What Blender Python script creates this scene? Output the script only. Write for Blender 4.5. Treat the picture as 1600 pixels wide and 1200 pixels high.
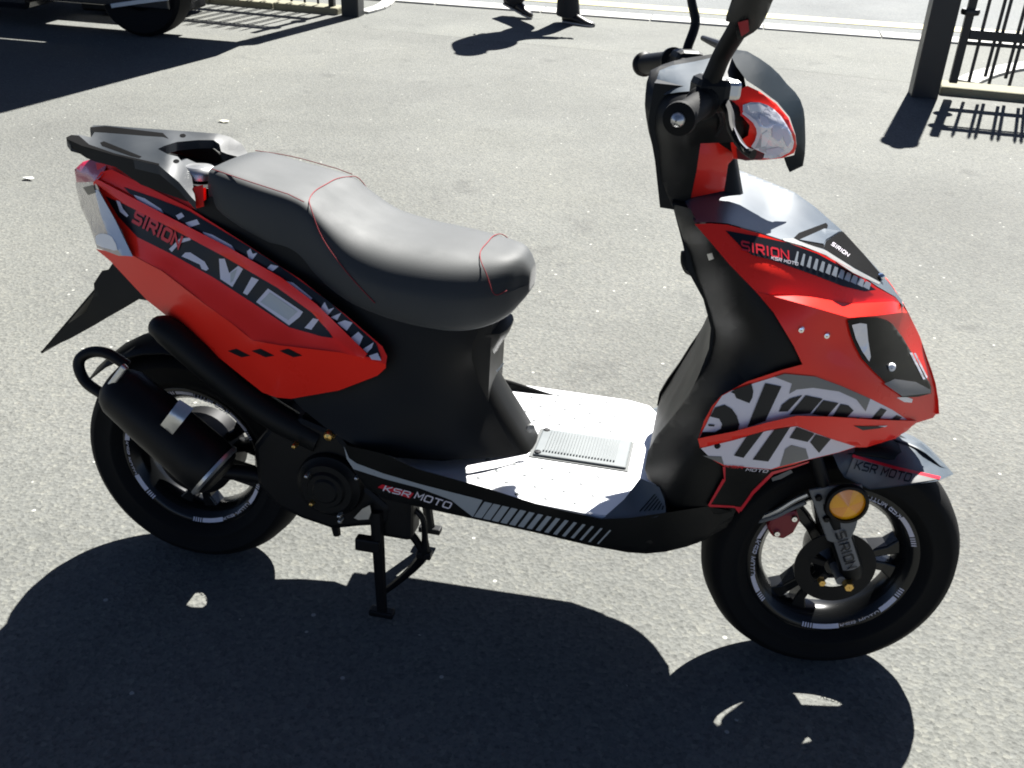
import bpy, bmesh, math, random
import numpy as np
from mathutils import Vector, Matrix
R = math.radians
random.seed(7)
for o in list(bpy.data.objects): bpy.data.objects.remove(o)
SC = bpy.context.scene
COL = SC.collection

# ------------------------------------------------------------------ camera
LEAN = -0.10                                   # the scooter leans a little away from the camera
CAM_S = np.array([0.969775, -1.688557, 1.264664])   # camera in the scooter's own frame
YAW, PITCH, ROLL, FPX = 0.186315, 0.423042, 0.061135, 1556.571
WB, STEER = 1.2760, 0.166
def _rot(yaw, pitch, roll):
    f = np.array([-math.sin(yaw)*math.cos(pitch), math.cos(yaw)*math.cos(pitch), -math.sin(pitch)])
    r = np.array([math.cos(yaw), math.sin(yaw), 0.0]); u = np.cross(r, f)
    return math.cos(roll)*r+math.sin(roll)*u, -math.sin(roll)*r+math.cos(roll)*u, f
_r, _u, _f = _rot(YAW, PITCH, ROLL)
RX = np.array([[1,0,0],[0,math.cos(LEAN),-math.sin(LEAN)],[0,math.sin(LEAN),math.cos(LEAN)]])
CAM_W = RX@CAM_S
cd = bpy.data.cameras.new('camera'); cam = bpy.data.objects.new('camera', cd); COL.objects.link(cam)
rw, uw, fw = RX@_r, RX@_u, RX@_f
M = Matrix(((rw[0],uw[0],-fw[0],CAM_W[0]),(rw[1],uw[1],-fw[1],CAM_W[1]),(rw[2],uw[2],-fw[2],CAM_W[2]),(0,0,0,1)))
cam.matrix_world = M
cd.sensor_width = 36; cd.lens = 36*FPX/1600; cd.clip_start = .05; cd.clip_end = 2000
SC.camera = cam
def S(px, py, y):                               # pixel -> point of the scooter on its lengthwise plane y
    d = _f+(px-800)/FPX*_r-(py-600)/FPX*_u
    return CAM_S+(y-CAM_S[1])/d[1]*d
def SZ(px, py, z):
    d = _f+(px-800)/FPX*_r-(py-600)/FPX*_u
    return CAM_S+(z-CAM_S[2])/d[2]*d
def G(px, py, z=0.):                            # pixel -> point on the ground
    d = RX@(_f+(px-800)/FPX*_r-(py-600)/FPX*_u)
    return CAM_W+(z-CAM_W[2])/d[2]*d

def WY(px, py, y):                              # pixel -> point of the place on the upright plane y
    d = RX@(_f+(px-800)/FPX*_r-(py-600)/FPX*_u)
    return CAM_W+(y-CAM_W[1])/d[1]*d

# ------------------------------------------------------------------ light
SUN_EL = R(48); SUN_H = Vector((.225, .974, 0)).normalized()   # horizontal direction towards the sun
w = bpy.data.worlds.new('World'); SC.world = w; w.use_nodes = True
nt = w.node_tree; bg = nt.nodes['Background']; sk = nt.nodes.new('ShaderNodeTexSky')
sk.sky_type = 'NISHITA'; sk.sun_disc = False; sk.sun_elevation = SUN_EL
sk.sun_rotation = math.atan2(SUN_H.x, SUN_H.y)
sk.altitude = 1500; sk.air_density = .27; sk.dust_density = .7; sk.ozone_density = 0.
nt.links.new(sk.outputs[0], bg.inputs[0]); bg.inputs[1].default_value = .05
sl = bpy.data.lights.new('sun', 'SUN'); sl.energy = 5.0; sl.angle = R(.53); sl.color = (1, .98, .935)
sun = bpy.data.objects.new('sun', sl); COL.objects.link(sun)
tosun = Vector((SUN_H.x*math.cos(SUN_EL), SUN_H.y*math.cos(SUN_EL), math.sin(SUN_EL)))
sun.rotation_euler = tosun.to_track_quat('Z', 'Y').to_euler(); sun.location = (2, 6, 8)
SC.view_settings.view_transform = 'Standard'; SC.view_settings.look = 'None'
SC.view_settings.exposure = 1.88; SC.view_settings.gamma = 1; SC.view_settings.use_curve_mapping = False
SC.render.engine = 'CYCLES'; SC.cycles.max_bounces = 6; SC.cycles.filter_width = 1.9

# ------------------------------------------------------------------ materials
def mat(name, col, rough=.5, metal=0., spec=.5, coat=0., bump=None, var=None, trans=0., alpha=None):
    m = bpy.data.materials.new(name); m.use_nodes = True; n = m.node_tree.nodes; L = m.node_tree.links
    b = n['Principled BSDF']
    b.inputs['Base Color'].default_value = (*col, 1); b.inputs['Roughness'].default_value = rough
    b.inputs['Metallic'].default_value = metal; b.inputs['Specular IOR Level'].default_value = spec
    b.inputs['Coat Weight'].default_value = coat; b.inputs['Coat Roughness'].default_value = .06
    b.inputs['Transmission Weight'].default_value = trans
    if name == 'seat_vinyl':
        b.inputs['Sheen Weight'].default_value = .12; b.inputs['Sheen Roughness'].default_value = .4
    tc = n.new('ShaderNodeTexCoord')
    if var:                                    # (scale, amount): slow dirt and dust variation
        no = n.new('ShaderNodeTexNoise'); no.inputs['Scale'].default_value = var[0]; no.inputs['Detail'].default_value = 6
        L.new(tc.outputs['Object'], no.inputs['Vector'])
        mx = n.new('ShaderNodeMix'); mx.data_type = 'RGBA'
        mx.inputs['A'].default_value = (*[c*(1-var[1]) for c in col], 1)
        mx.inputs['B'].default_value = (*[min(1, c*(1+var[1])+.01*var[1]) for c in col], 1)
        L.new(no.outputs['Fac'], mx.inputs['Factor']); L.new(mx.outputs['Result'], b.inputs['Base Color'])
        mr = n.new('ShaderNodeMapRange'); mr.inputs['To Min'].default_value = max(0, rough-.08); mr.inputs['To Max'].default_value = min(1, rough+.12)
        L.new(no.outputs['Fac'], mr.inputs['Value']); L.new(mr.outputs['Result'], b.inputs['Roughness'])
    if bump:                                   # (scale, strength, distance)
        nb = n.new('ShaderNodeTexNoise'); nb.inputs['Scale'].default_value = bump[0]; nb.inputs['Detail'].default_value = 4
        L.new(tc.outputs['Object'], nb.inputs['Vector'])
        bp = n.new('ShaderNodeBump'); bp.inputs['Strength'].default_value = bump[1]; bp.inputs['Distance'].default_value = bump[2]
        L.new(nb.outputs['Fac'], bp.inputs['Height']); L.new(bp.outputs['Normal'], b.inputs['Normal'])
    return m
RED = mat('red_plastic', (.90, .026, .014), .28, spec=.22, coat=.28, var=(9, .06))
BLK = mat('black_plastic', (.0035, .0038, .0038), .48, spec=.2, var=(14, .25), bump=(900, .12, .0004))
BLG = mat('black_gloss', (.004, .0045, .005), .22, spec=.3, coat=.1, var=(12, .2))
BLM = mat('black_metal', (.0035, .0035, .004), .45, spec=.22, metal=.1, var=(25, .3))
GRY = mat('dark_grey_plastic', (.017, .021, .025), .50, spec=.32, var=(12, .2), bump=(700, .12, .0004))
NOSE = mat('nose_gunmetal_plastic', (.052, .066, .080), .42, spec=.5, coat=.05, var=(10, .15))
VIN = mat('seat_vinyl', (.026, .029, .030), .66, spec=.5, var=(16, .12), bump=(650, .22, .0006))
RUB = mat('tyre_rubber', (.0035, .0035, .0035), .7, spec=.15, var=(20, .4), bump=(220, .25, .001))
SILV = mat('silver_plate', (.74, .75, .76), .34, metal=.35, var=(14, .05))
ALU = mat('alloy', (.55, .55, .54), .32, metal=.9, var=(30, .2))
CHR = mat('chrome', (.82, .82, .82), .10, metal=1.)
GOLD = mat('gold_bolt', (.65, .42, .13), .3, metal=.95)
STK_W = mat('sticker_white', (.70, .66, .71), .35)
STK_L = mat('sticker_lavender', (.62, .61, .70), .35)
STK_G = mat('sticker_grey', (.17, .165, .16), .4)
STK_B = mat('sticker_black', (.006, .008, .012), .35, spec=.3)
STK_S = mat('sticker_silver', (.38, .41, .43), .35, metal=.2)
STK_R = mat('sticker_red', (.60, .015, .03), .35)
STITCH = mat('red_thread', (.20, .012, .018), .8)
MATB = mat('matt_black', (.002, .002, .0022), .85, spec=.05)
WHITE = mat('white_reflector', (.85, .85, .86), .25)
GLASSD = mat('smoked_lens', (.003, .0035, .004), .08, spec=.16)
LENS = mat('clear_lens', (.72, .71, .75), .12, metal=.3, coat=.6, bump=(30, .7, .008), var=(18,.12))
LENSR = mat('red_lens', (.55, .02, .07), .30, coat=.3)
LENSC = mat('frosted_lens', (.42, .36, .33), .14, metal=.1, coat=.8, bump=(50, .8, .006), var=(40,.3))
ORG = mat('amber_light', (1.0, .42, .008), .2, coat=.3); ORD = mat('amber_dark', (.92, .31, .006), .12, coat=.8)
CAL = mat('red_caliper', (.25, .012, .018), .4)
STEEL = mat('plate_grey', (.15, .15, .145), .45, metal=.1, var=(30, .2))

# ------------------------------------------------------------------ mesh helpers
def mk(name, V, F, m, parent=None, smooth=True, ang=35, solid=0., bev=0., label=None):
    me = bpy.data.meshes.new(name); me.from_pydata([tuple(v) for v in V], [], F); me.update()
    return mko(name, me, m, parent, smooth, ang, solid, bev)
def mko(name, me, m, parent=None, smooth=True, ang=35, solid=0., bev=0.):
    if smooth:
        bm = bmesh.new(); bm.from_mesh(me)
        for f in bm.faces: f.smooth = True
        for e in bm.edges:
            if len(e.link_faces) == 2 and e.calc_face_angle(0) > R(ang): e.smooth = False
        bm.to_mesh(me); bm.free()
    o = bpy.data.objects.new(name, me); COL.objects.link(o)
    if m: me.materials.append(m)
    if parent: o.parent = parent
    if solid:
        s = o.modifiers.new('thickness', 'SOLIDIFY'); s.thickness = solid; s.offset = -1
    if bev:
        b = o.modifiers.new('bevel', 'BEVEL'); b.width = bev; b.segments = 2; b.limit_method = 'ANGLE'; b.angle_limit = R(40)
    return o
def empty(name, loc=(0,0,0), rz=0, parent=None):
    o = bpy.data.objects.new(name, None); COL.objects.link(o); o.location = loc; o.rotation_euler = (0,0,rz); o.empty_display_size = .1
    if parent: o.parent = parent
    return o
def tag(o, label, cat, group=None):
    o['label'] = label; o['category'] = cat
    if group: o['group'] = group
    return o
def struct(o): o['kind'] = 'structure'; return o
def box(name, c, d, m, parent=None, bev=.004, rz=0, rot=None):
    x, y, z = [q/2 for q in d]
    V = [Vector((sx*x, sy*y, sz*z)) for sz in (-1,1) for sx, sy in ((-1,-1),(1,-1),(1,1),(-1,1))]
    if rot is not None: V = [rot@v for v in V]
    elif rz: V = [Matrix.Rotation(rz,3,'Z')@v for v in V]
    V = [v+Vector(c) for v in V]
    F = [(3,2,1,0),(4,5,6,7),(0,1,5,4),(1,2,6,5),(2,3,7,6),(3,0,4,7)]
    return mk(name, V, F, m, parent, False, bev=bev)
def cat(P, n, closed=False):                     # Catmull-Rom through points
    P = [np.array(p, float) for p in P]; out = []; N = len(P)
    for i in range(N if closed else N-1):
        if closed: a, b, c, d = P[i-1], P[i], P[(i+1)%N], P[(i+2)%N]
        else: a, b, c, d = P[max(i-1,0)], P[i], P[i+1], P[min(i+2,N-1)]
        for k in range(n):
            t = k/n
            out.append(.5*((2*b)+(-a+c)*t+(2*a-5*b+4*c-d)*t*t+(-a+3*b-3*c+d)*t**3))
    if not closed: out.append(P[-1])
    return out
def tube(name, P, rad, m, parent=None, n=10, sub=6, sm=True, flat=None):
    Q = [np.append(np.array(p, float), r) for p, r in zip(P, rad if isinstance(rad, (list, tuple)) else [rad]*len(P))]
    Q = cat(Q, sub) if (sm and len(Q) > 2) else Q
    V = []; F = []; up = None
    for i, q in enumerate(Q):
        p = Vector(q[:3]); t = Vector(Q[min(i+1, len(Q)-1)][:3])-Vector(Q[max(i-1, 0)][:3]); t.normalize()
        if up is None: up = t.orthogonal().normalized()
        if flat is not None and i == 0: up = (Vector(flat)-t*t.dot(Vector(flat))).normalized()
        up = (up-t*t.dot(up)).normalized(); s = t.cross(up)
        for k in range(n):
            a = 2*math.pi*k/n; V.append(p+(up*math.cos(a)+s*math.sin(a))*q[3])
    N = len(Q)
    for i in range(N-1):
        for k in range(n): F.append((i*n+k, i*n+(k+1)%n, (i+1)*n+(k+1)%n, (i+1)*n+k))
    F.append(tuple(range(n-1, -1, -1))); F.append(tuple((N-1)*n+k for k in range(n)))
    return mk(name, V, F, m, parent)
def lathe(name, prof, c, m, parent=None, n=48, axis='y', closed=False, arc=None, ang=35):
    """prof: (radius, offset along the axis); axis y (wheel like) or z, or a vector"""
    if axis == 'y': A, B, D = Vector((1,0,0)), Vector((0,0,1)), Vector((0,1,0))
    elif axis == 'z': A, B, D = Vector((1,0,0)), Vector((0,1,0)), Vector((0,0,1))
    else: D = Vector(axis).normalized(); A = D.orthogonal().normalized(); B = D.cross(A)
    V = []; F = []; K = len(prof); c = Vector(c)
    full = arc is None; a0, a1 = (0, 2*math.pi) if full else arc
    nn = n if full else n+1
    for i in range(nn):
        a = a0+(a1-a0)*i/n
        for r, h in prof: V.append(c+(A*math.cos(a)+B*math.sin(a))*r+D*h)
    for i in range(n):
        j = (i+1)%nn
        for k in range(K if closed else K-1):
            k2 = (k+1)%K; F.append((i*K+k, j*K+k, j*K+k2, i*K+k2))
    me = bpy.data.meshes.new(name); me.from_pydata([tuple(v) for v in V], [], F); me.update()
    bm = bmesh.new(); bm.from_mesh(me); bmesh.ops.remove_doubles(bm, verts=bm.verts, dist=1e-6); bmesh.ops.recalc_face_normals(bm, faces=bm.faces); bm.to_mesh(me); bm.free()
    return mko(name, me, m, parent, ang=ang)
def loft(name, rings, m, parent=None, cap=True, ang=35):
    K = len(rings[0]); V = [v for r in rings for v in r]; F = []
    for i in range(len(rings)-1):
        for k in range(K): F.append((i*K+k, i*K+(k+1)%K, (i+1)*K+(k+1)%K, (i+1)*K+k))
    if cap: F.append(tuple(range(K-1,-1,-1))); F.append(tuple((len(rings)-1)*K+k for k in range(K)))
    me = bpy.data.meshes.new(name); me.from_pydata([tuple(v) for v in V], [], F); me.update()
    bm = bmesh.new(); bm.from_mesh(me); bmesh.ops.recalc_face_normals(bm, faces=bm.faces); bm.to_mesh(me); bm.free()
    return mko(name, me, m, parent, ang=ang)
def prism(name, pts, thick, m, parent=None, bev=.003, smooth=False):
    """pts: outline of 3-D points, extruded by the vector thick"""
    n = len(pts); t = Vector(thick); V = [Vector(p) for p in pts]+[Vector(p)+t for p in pts]
    F = [tuple(range(n)), tuple(range(2*n-1, n-1, -1))]+[(i, n+i, n+(i+1)%n, (i+1)%n) for i in range(n)]
    me = bpy.data.meshes.new(name); me.from_pydata([tuple(v) for v in V], [], F); me.update()
    bm = bmesh.new(); bm.from_mesh(me); bmesh.ops.recalc_face_normals(bm, faces=bm.faces); bm.to_mesh(me); bm.free()
    return mko(name, me, m, parent, smooth, bev=bev)

# surfaces of the body: a smooth field gives each traced point its sideways place on the scooter
class Field:
    SM = .04
    def __init__(s, pts, sm=None):
        if sm is not None: s.SM = sm
        P = np.array(pts, float); s.X = P[:,:2]/100.; n = len(P)
        K = s.k(s.X, s.X)+np.eye(n)*s.SM; A = np.zeros((n+3, n+3)); A[:n,:n] = K
        A[:n,n] = 1; A[:n,n+1:] = s.X; A[n,:n] = 1; A[n+1:,:n] = s.X.T
        s.w = np.linalg.solve(A, np.append(P[:,2], [0,0,0])); s.n = n
    def k(s, a, b):
        d = ((a[:,None,:]-b[None])**2).sum(-1); return d*np.log(np.maximum(d, 1e-9))*.5
    def __call__(s, px, py):
        q = np.array([[px/100., py/100.]]); return float((s.k(q, s.X)@s.w[:s.n])[0]+s.w[s.n]+q[0]@s.w[s.n+1:])
class Const:
    def __init__(s, y): s.y = y
    def __call__(s, px, py): return s.y
def _grid(bm, poly, grid):
    f = bm.faces.new([bm.verts.new((p[0], p[1], 0)) for p in poly]); f.normal_update()
    bmesh.ops.triangulate(bm, faces=[f])
    if grid:
        xs = [p[0] for p in poly]; ys = [p[1] for p in poly]
        for lo, hi, ax in ((min(xs), max(xs), 0), (min(ys), max(ys), 1)):
            k = math.floor(lo/grid)+1
            while k*grid < hi:
                co = [0,0,0]; no = [0,0,0]; co[ax] = k*grid; no[ax] = 1
                bmesh.ops.bisect_plane(bm, geom=bm.verts[:]+bm.edges[:]+bm.faces[:], plane_co=co, plane_no=no, dist=.02); k += 1
def surf(name, poly, field, m, parent, off=0., grid=7, solid=.006, smooth=0, mirror=False, ang=50, tdir=None):
    if smooth: poly = [tuple(p) for p in cat(poly, smooth, True)]
    bm = bmesh.new(); _grid(bm, poly, grid)
    return _lifted(name, bm, field, m, parent, off, solid, mirror, ang, tdir)
def surfs(name, pieces, m, parent, off=0., grid=7, solid=.006, mirror=False, ang=14):
    """one panel made of several facets that meet in crisp creases; pieces: (outline, field)"""
    big = bmesh.new()
    for poly, field in pieces:
        bm = bmesh.new(); _grid(bm, poly, grid)
        for v in bm.verts: v.co = Vector(S(v.co.x, v.co.y, field(v.co.x, v.co.y)+off))
        me = bpy.data.meshes.new('tmp'); bm.to_mesh(me); bm.free(); big.from_mesh(me); bpy.data.meshes.remove(me)
    bmesh.ops.remove_doubles(big, verts=big.verts, dist=.0006)
    return _lifted(name, big, None, m, parent, off, solid, mirror, ang, None)
def _lifted(name, bm, field, m, parent, off, solid, mirror, ang=50, tdir=None):
    cs = Vector(CAM_S)
    if field is not None:
        for v in bm.verts:
            px, py = v.co.x, v.co.y; v.co = Vector(S(px, py, field(px, py)+off))
    bmesh.ops.recalc_face_normals(bm, faces=bm.faces)
    for f in bm.faces: f.normal_update()
    tot = sum((f.normal.dot(cs-f.calc_center_median())*f.calc_area() for f in bm.faces))
    if tot < 0: bmesh.ops.reverse_faces(bm, faces=bm.faces)
    if solid:                                    # real thickness, laid behind the outer face
        vs = list(bm.verts); fs = list(bm.faces); be = [e for e in bm.edges if len(e.link_faces) == 1]
        loops = [(e.link_loops[0].vert, e.link_loops[0].link_loop_next.vert) for e in be]
        nv = {}
        for v in vs:
            d = Vector(tdir) if tdir is not None else (v.co-cs).normalized(); nv[v] = bm.verts.new(v.co+d*solid)
        for f in fs: bm.faces.new([nv[v] for v in reversed(f.verts)])
        for a, b in loops: bm.faces.new([b, a, nv[a], nv[b]])
    me = bpy.data.meshes.new(name); bm.to_mesh(me)
    o = mko(name, me, m, parent, ang=ang); out = o
    if mirror:
        for v in bm.verts: v.co.y = -v.co.y
        bmesh.ops.reverse_faces(bm, faces=bm.faces)
        me2 = bpy.data.meshes.new(name); bm.to_mesh(me2); o2 = mko(name, me2, m, parent, ang=ang); out = (o, o2)
    bm.free(); return out
def decal(name, poly, field, m, parent, off=-.0016, grid=7, smooth=0):
    return surf(name, poly, field, m, parent, off, 7 if grid else 0, 0., smooth)
# squared wide lettering drawn with strokes on a 0..1 grid
GLYPH = {'K': [[(0,0),(0,1)],[(.95,1),(.30,.5),(.95,0)],[(0,.5),(.34,.5)]], 'S': [[(1,1),(.12,1),(0,.88),(0,.62),(.12,.5),(.88,.5),(1,.38),(1,.12),(.88,0),(0,0)]],
 'R': [[(0,0),(0,1),(.85,1),(1,.86),(1,.58),(.85,.45),(.05,.45)],[(.52,.45),(1,0)]], 'M': [[(0,0),(0,1),(.5,.35),(1,1),(1,0)]], 'O': [[(.14,0),(0,.14),(0,.86),(.14,1),(.86,1),(1,.86),(1,.14),(.86,0),(.10,0)]],
 'T': [[(0,1),(1,1)],[(.5,1),(.5,0)]], 'I': [[(.5,0),(.5,1)]], 'N': [[(0,0),(0,1),(1,0),(1,1)]]}
def text_bm(s, bold=.0, space=1.):
    bm = bmesh.new(); x = 0.; wt = .085+bold; layer = bm.verts.layers.float.new('lift'); asp = 1.0
    for ch in s:
        if ch == ' ': x += .7; continue
        wch = .30 if ch == 'I' else 1.05; lv = 0.
        for st in GLYPH[ch]:
            P = [Vector((x+px*wch*asp, py)) for px, py in st]; n = len(P); Lft = []; Rgt = []
            for i in range(n):
                d0 = (P[i]-P[i-1]).normalized() if i else None; d1 = (P[i+1]-P[i]).normalized() if i < n-1 else None
                a = d0 or d1; b = d1 or d0; nn = Vector((-a.y-b.y, a.x+b.x))
                nn = nn.normalized(); k = min(1.9, 1/max(.3, nn.dot(Vector((-a.y, a.x))))); q = P[i]
                if i == 0: q = q-a*wt*.9
                if i == n-1: q = q+a*wt*.9
                Lft.append(q+nn*wt*k); Rgt.append(q-nn*wt*k)
            vl = [bm.verts.new((v.x, v.y, 0)) for v in Lft]; vr = [bm.verts.new((v.x, v.y, 0)) for v in Rgt]
            for v in vl+vr: v[layer] = lv
            for i in range(n-1): bm.faces.new((vl[i], vr[i], vr[i+1], vl[i+1]))
            lv += 1.
        x += wch+.42
    xs = [v.co.x for v in bm.verts]; ys = [v.co.y for v in bm.verts]
    x0, x1, y0, y1 = min(xs), max(xs), min(ys), max(ys)
    for v in bm.verts: v.co = Vector(((v.co.x-x0)/(x1-x0), (v.co.y-y0)/(y1-y0), v[layer]))
    return bm
def lettering(s, p0, p1, hv, field, m, parent, off=-.0032, bold=.02, name='lettering'):
    """text from pixel p0 (bottom left) to p1 (bottom right), hv = pixel vector of the letter height"""
    bm = text_bm(s, bold)
    for v in bm.verts:
        a, b, l = v.co
        px, py = p0[0]+(p1[0]-p0[0])*a+hv[0]*b, p0[1]+(p1[1]-p0[1])*a+hv[1]*b
        v.co = Vector(S(px, py, field(px, py)+off-.0002*l))
    return _lifted(name, bm, None, m, parent, off, 0., False)
def zz(pts, ox, oy, s): return [(ox+x/s, oy+y/s) for x, y in pts]


# ------------------------------------------------------------------ the setting
def tarmac(name, c0, c1, chip, chipamt, scale=1., bumpd=.0022):
    m = bpy.data.materials.new(name); m.use_nodes = True; n = m.node_tree.nodes; L = m.node_tree.links; b = n['Principled BSDF']
    tc = n.new('ShaderNodeTexCoord')
    def noise(sc, det=4, rough=.6):
        k = n.new('ShaderNodeTexNoise'); k.inputs['Scale'].default_value = sc; k.inputs['Detail'].default_value = det; k.inputs['Roughness'].default_value = rough
        L.new(tc.outputs['Object'], k.inputs['Vector']); return k.outputs['Fac']
    def ramp(src, stops):
        k = n.new('ShaderNodeValToRGB'); L.new(src, k.inputs[0]); e = k.color_ramp.elements
        e[0].position, e[0].color = stops[0][0], (*stops[0][1], 1); e[1].position, e[1].color = stops[-1][0], (*stops[-1][1], 1)
        for p_, c_ in stops[1:-1]: q = e.new(p_); q.color = (*c_, 1)
        return k.outputs[0]
    def mix(f, a, b_, mode='MIX', fac=None):
        k = n.new('ShaderNodeMix'); k.data_type = 'RGBA'; k.blend_type = mode
        if f is not None: L.new(f, k.inputs['Factor'])
        else: k.inputs['Factor'].default_value = fac
        for s_, v in (('A', a), ('B', b_)):
            if isinstance(v, tuple): k.inputs[s_].default_value = (*v, 1)
            else: L.new(v, k.inputs[s_])
        return k.outputs['Result']
    base = ramp(noise(1.3/scale, 8, .65), [(.3, c0), (.7, c1)])
    grit = ramp(noise(95/scale, 3, .75), [(.32, (.50,.50,.50)), (.47, (1,1,1)), (.60, (1.05,1.05,1.04)), (.74, (1.40,1.39,1.36))])
    base = mix(None, base, grit, 'MULTIPLY', .75)
    vo = n.new('ShaderNodeTexVoronoi'); vo.inputs['Scale'].default_value = 105/scale; L.new(tc.outputs['Object'], vo.inputs['Vector'])
    sep = n.new('ShaderNodeSeparateColor'); L.new(vo.outputs['Color'], sep.inputs[0])
    stone = ramp(sep.outputs[0], [(0, (.74,.74,.73)), (.5, (1,1,1)), (.9, (1.10,1.08,1.04)), (1., (1.35,1.32,1.25))])
    base = mix(None, base, stone, 'MULTIPLY', .8)
    v2 = n.new('ShaderNodeTexVoronoi'); v2.inputs['Scale'].default_value = 62/scale; L.new(tc.outputs['Object'], v2.inputs['Vector'])
    s2 = n.new('ShaderNodeSeparateColor'); L.new(v2.outputs['Color'], s2.inputs[0])
    pick = n.new('ShaderNodeMath'); pick.operation = 'GREATER_THAN'; pick.inputs[1].default_value = 1-chipamt; L.new(s2.outputs[1], pick.inputs[0])
    near = n.new('ShaderNodeMath'); near.operation = 'LESS_THAN'; near.inputs[1].default_value = .30; L.new(v2.outputs['Distance'], near.inputs[0])
    mm = n.new('ShaderNodeMath'); mm.operation = 'MULTIPLY'; L.new(pick.outputs[0], mm.inputs[0]); L.new(near.outputs[0], mm.inputs[1])
    base = mix(mm.outputs[0], base, chip)
    stain = ramp(noise(.55/scale, 5, .55), [(.30, (.82,.82,.83)), (.52, (1,1,1)), (.72, (1.09,1.08,1.05))])
    base = mix(None, base, stain, 'MULTIPLY', 1.)
    spot = ramp(noise(3.4/scale, 6, .6), [(.30, (.72,.72,.73)), (.40, (1,1,1)), (.62, (1,1,1)), (.76, (1.10,1.09,1.06))])
    base = mix(None, base, spot, 'MULTIPLY', .8)
    L.new(base, b.inputs['Base Color']); b.inputs['Roughness'].default_value = .86; b.inputs['Specular IOR Level'].default_value = .3
    bp = n.new('ShaderNodeBump'); bp.inputs['Strength'].default_value = .8; bp.inputs['Distance'].default_value = bumpd
    hm = n.new('ShaderNodeMath'); hm.operation = 'ADD'; L.new(noise(150/scale, 3, .7), hm.inputs[0]); L.new(vo.outputs['Distance'], hm.inputs[1])
    L.new(hm.outputs[0], bp.inputs['Height']); L.new(bp.outputs['Normal'], b.inputs['Normal'])
    return m
TAR = tarmac('worn_tarmac', (.104,.107,.099), (.131,.134,.125), (.33,.33,.30), .006)
PAVE = tarmac('pavement_tarmac', (.112,.116,.107), (.135,.139,.129), (.30,.30,.29), .02, .8)
ROAD = tarmac('road_tarmac', (.118,.126,.128), (.138,.146,.148), (.25,.25,.25), .01, .7)
def sheet(name, pts, z, m):
    o = mk(name, [(x, y, z) for x, y in pts], [tuple(range(len(pts)))], m, None, False); return struct(o)
B = 400
sheet('ground', [(-B,-B),(B,-B),(B,B),(-B,B)], 0., TAR)
sheet('pavement', [(-60,6.32),(-2.0,6.32),(-1.7,5.75),(1.2,5.53),(2.12,5.39),(60,5.05),(60,6.92),(-60,6.92)], .0006, PAVE)
sheet('road', [(-200,7.1),(200,7.1),(200,16),(-200,16)], .004, ROAD)
YEL = mat('worn_yellow_paint', (.36,.32,.14), .7, var=(18, .25)); WHT = mat('pale_kerb_stone', (.36,.355,.33), .75, var=(9, .14), bump=(90, .3, .003))
MOSS = mat('mossy_edging_stone', (.19,.18,.12), .85, var=(7, .35), bump=(60, .5, .006))
yl = sheet('yellow_line', [(-60,7.44),(60,7.44),(60,7.68),(-60,7.68)], .008, YEL)
kb = struct(empty('kerb', (0,7.04,0)))
x = -6.0; i = 0
while x < 8.:
    d = .9
    box('kerb_stone', (x+d/2, 0, -.009+random.uniform(-.002,.002)), (d-.008, .24, .05), WHT, kb, .008); x += d; i += 1
# curved entrance kerbs that run from the road kerb in to the gate posts
def curve_kerb(px, wd, h, m, name):
    P = [G(*q) for q in px]; P = cat([p[:2] for p in P], 4); k = struct(empty(name, (P[0][0], P[0][1], 0)))
    for a, b in zip(P[:-1:2], P[2::2]):
        a = Vector((*a,0)); b = Vector((*b,0)); d = b-a; L = d.length
        if L < .02: continue
        c = (a+b)/2-Vector(k.location)
        box('kerb_stone', (c.x, c.y, h/2-.01), (L-.006, wd, h+.02), m, k, .006, rz=math.atan2(d.y, d.x))
curve_kerb([(566,21),(592,14),(606,5),(614,-10),(622,-30)], .11, .02, WHT, 'entrance_kerb')
curve_kerb([(1508,131),(1530,121),(1560,112),(1600,105),(1660,97)], .15, .02, WHT, 'entrance_kerb')
# low mossy edging stones below the railings
def edging(a, b, wd, h, name):
    a = Vector((*a[:2],0)); b = Vector((*b[:2],0)); k = struct(empty(name, a)); d = b-a; n = max(1, int(d.length/.55)); ang = math.atan2(d.y, d.x)
    for i in range(n):
        c = d*((i+.5)/n); box('edging_stone', (c.x, c.y, h/2-.02), (d.length/n-.01, wd, h+.04+random.uniform(-.006,.006)), MOSS, k, .012, rz=ang)
edging((2.27,5.22), (5.6,5.02), .20, .05, 'edging')
edging((-2.06,6.24), (-6.0,6.50), .16, .05, 'edging')

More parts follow.
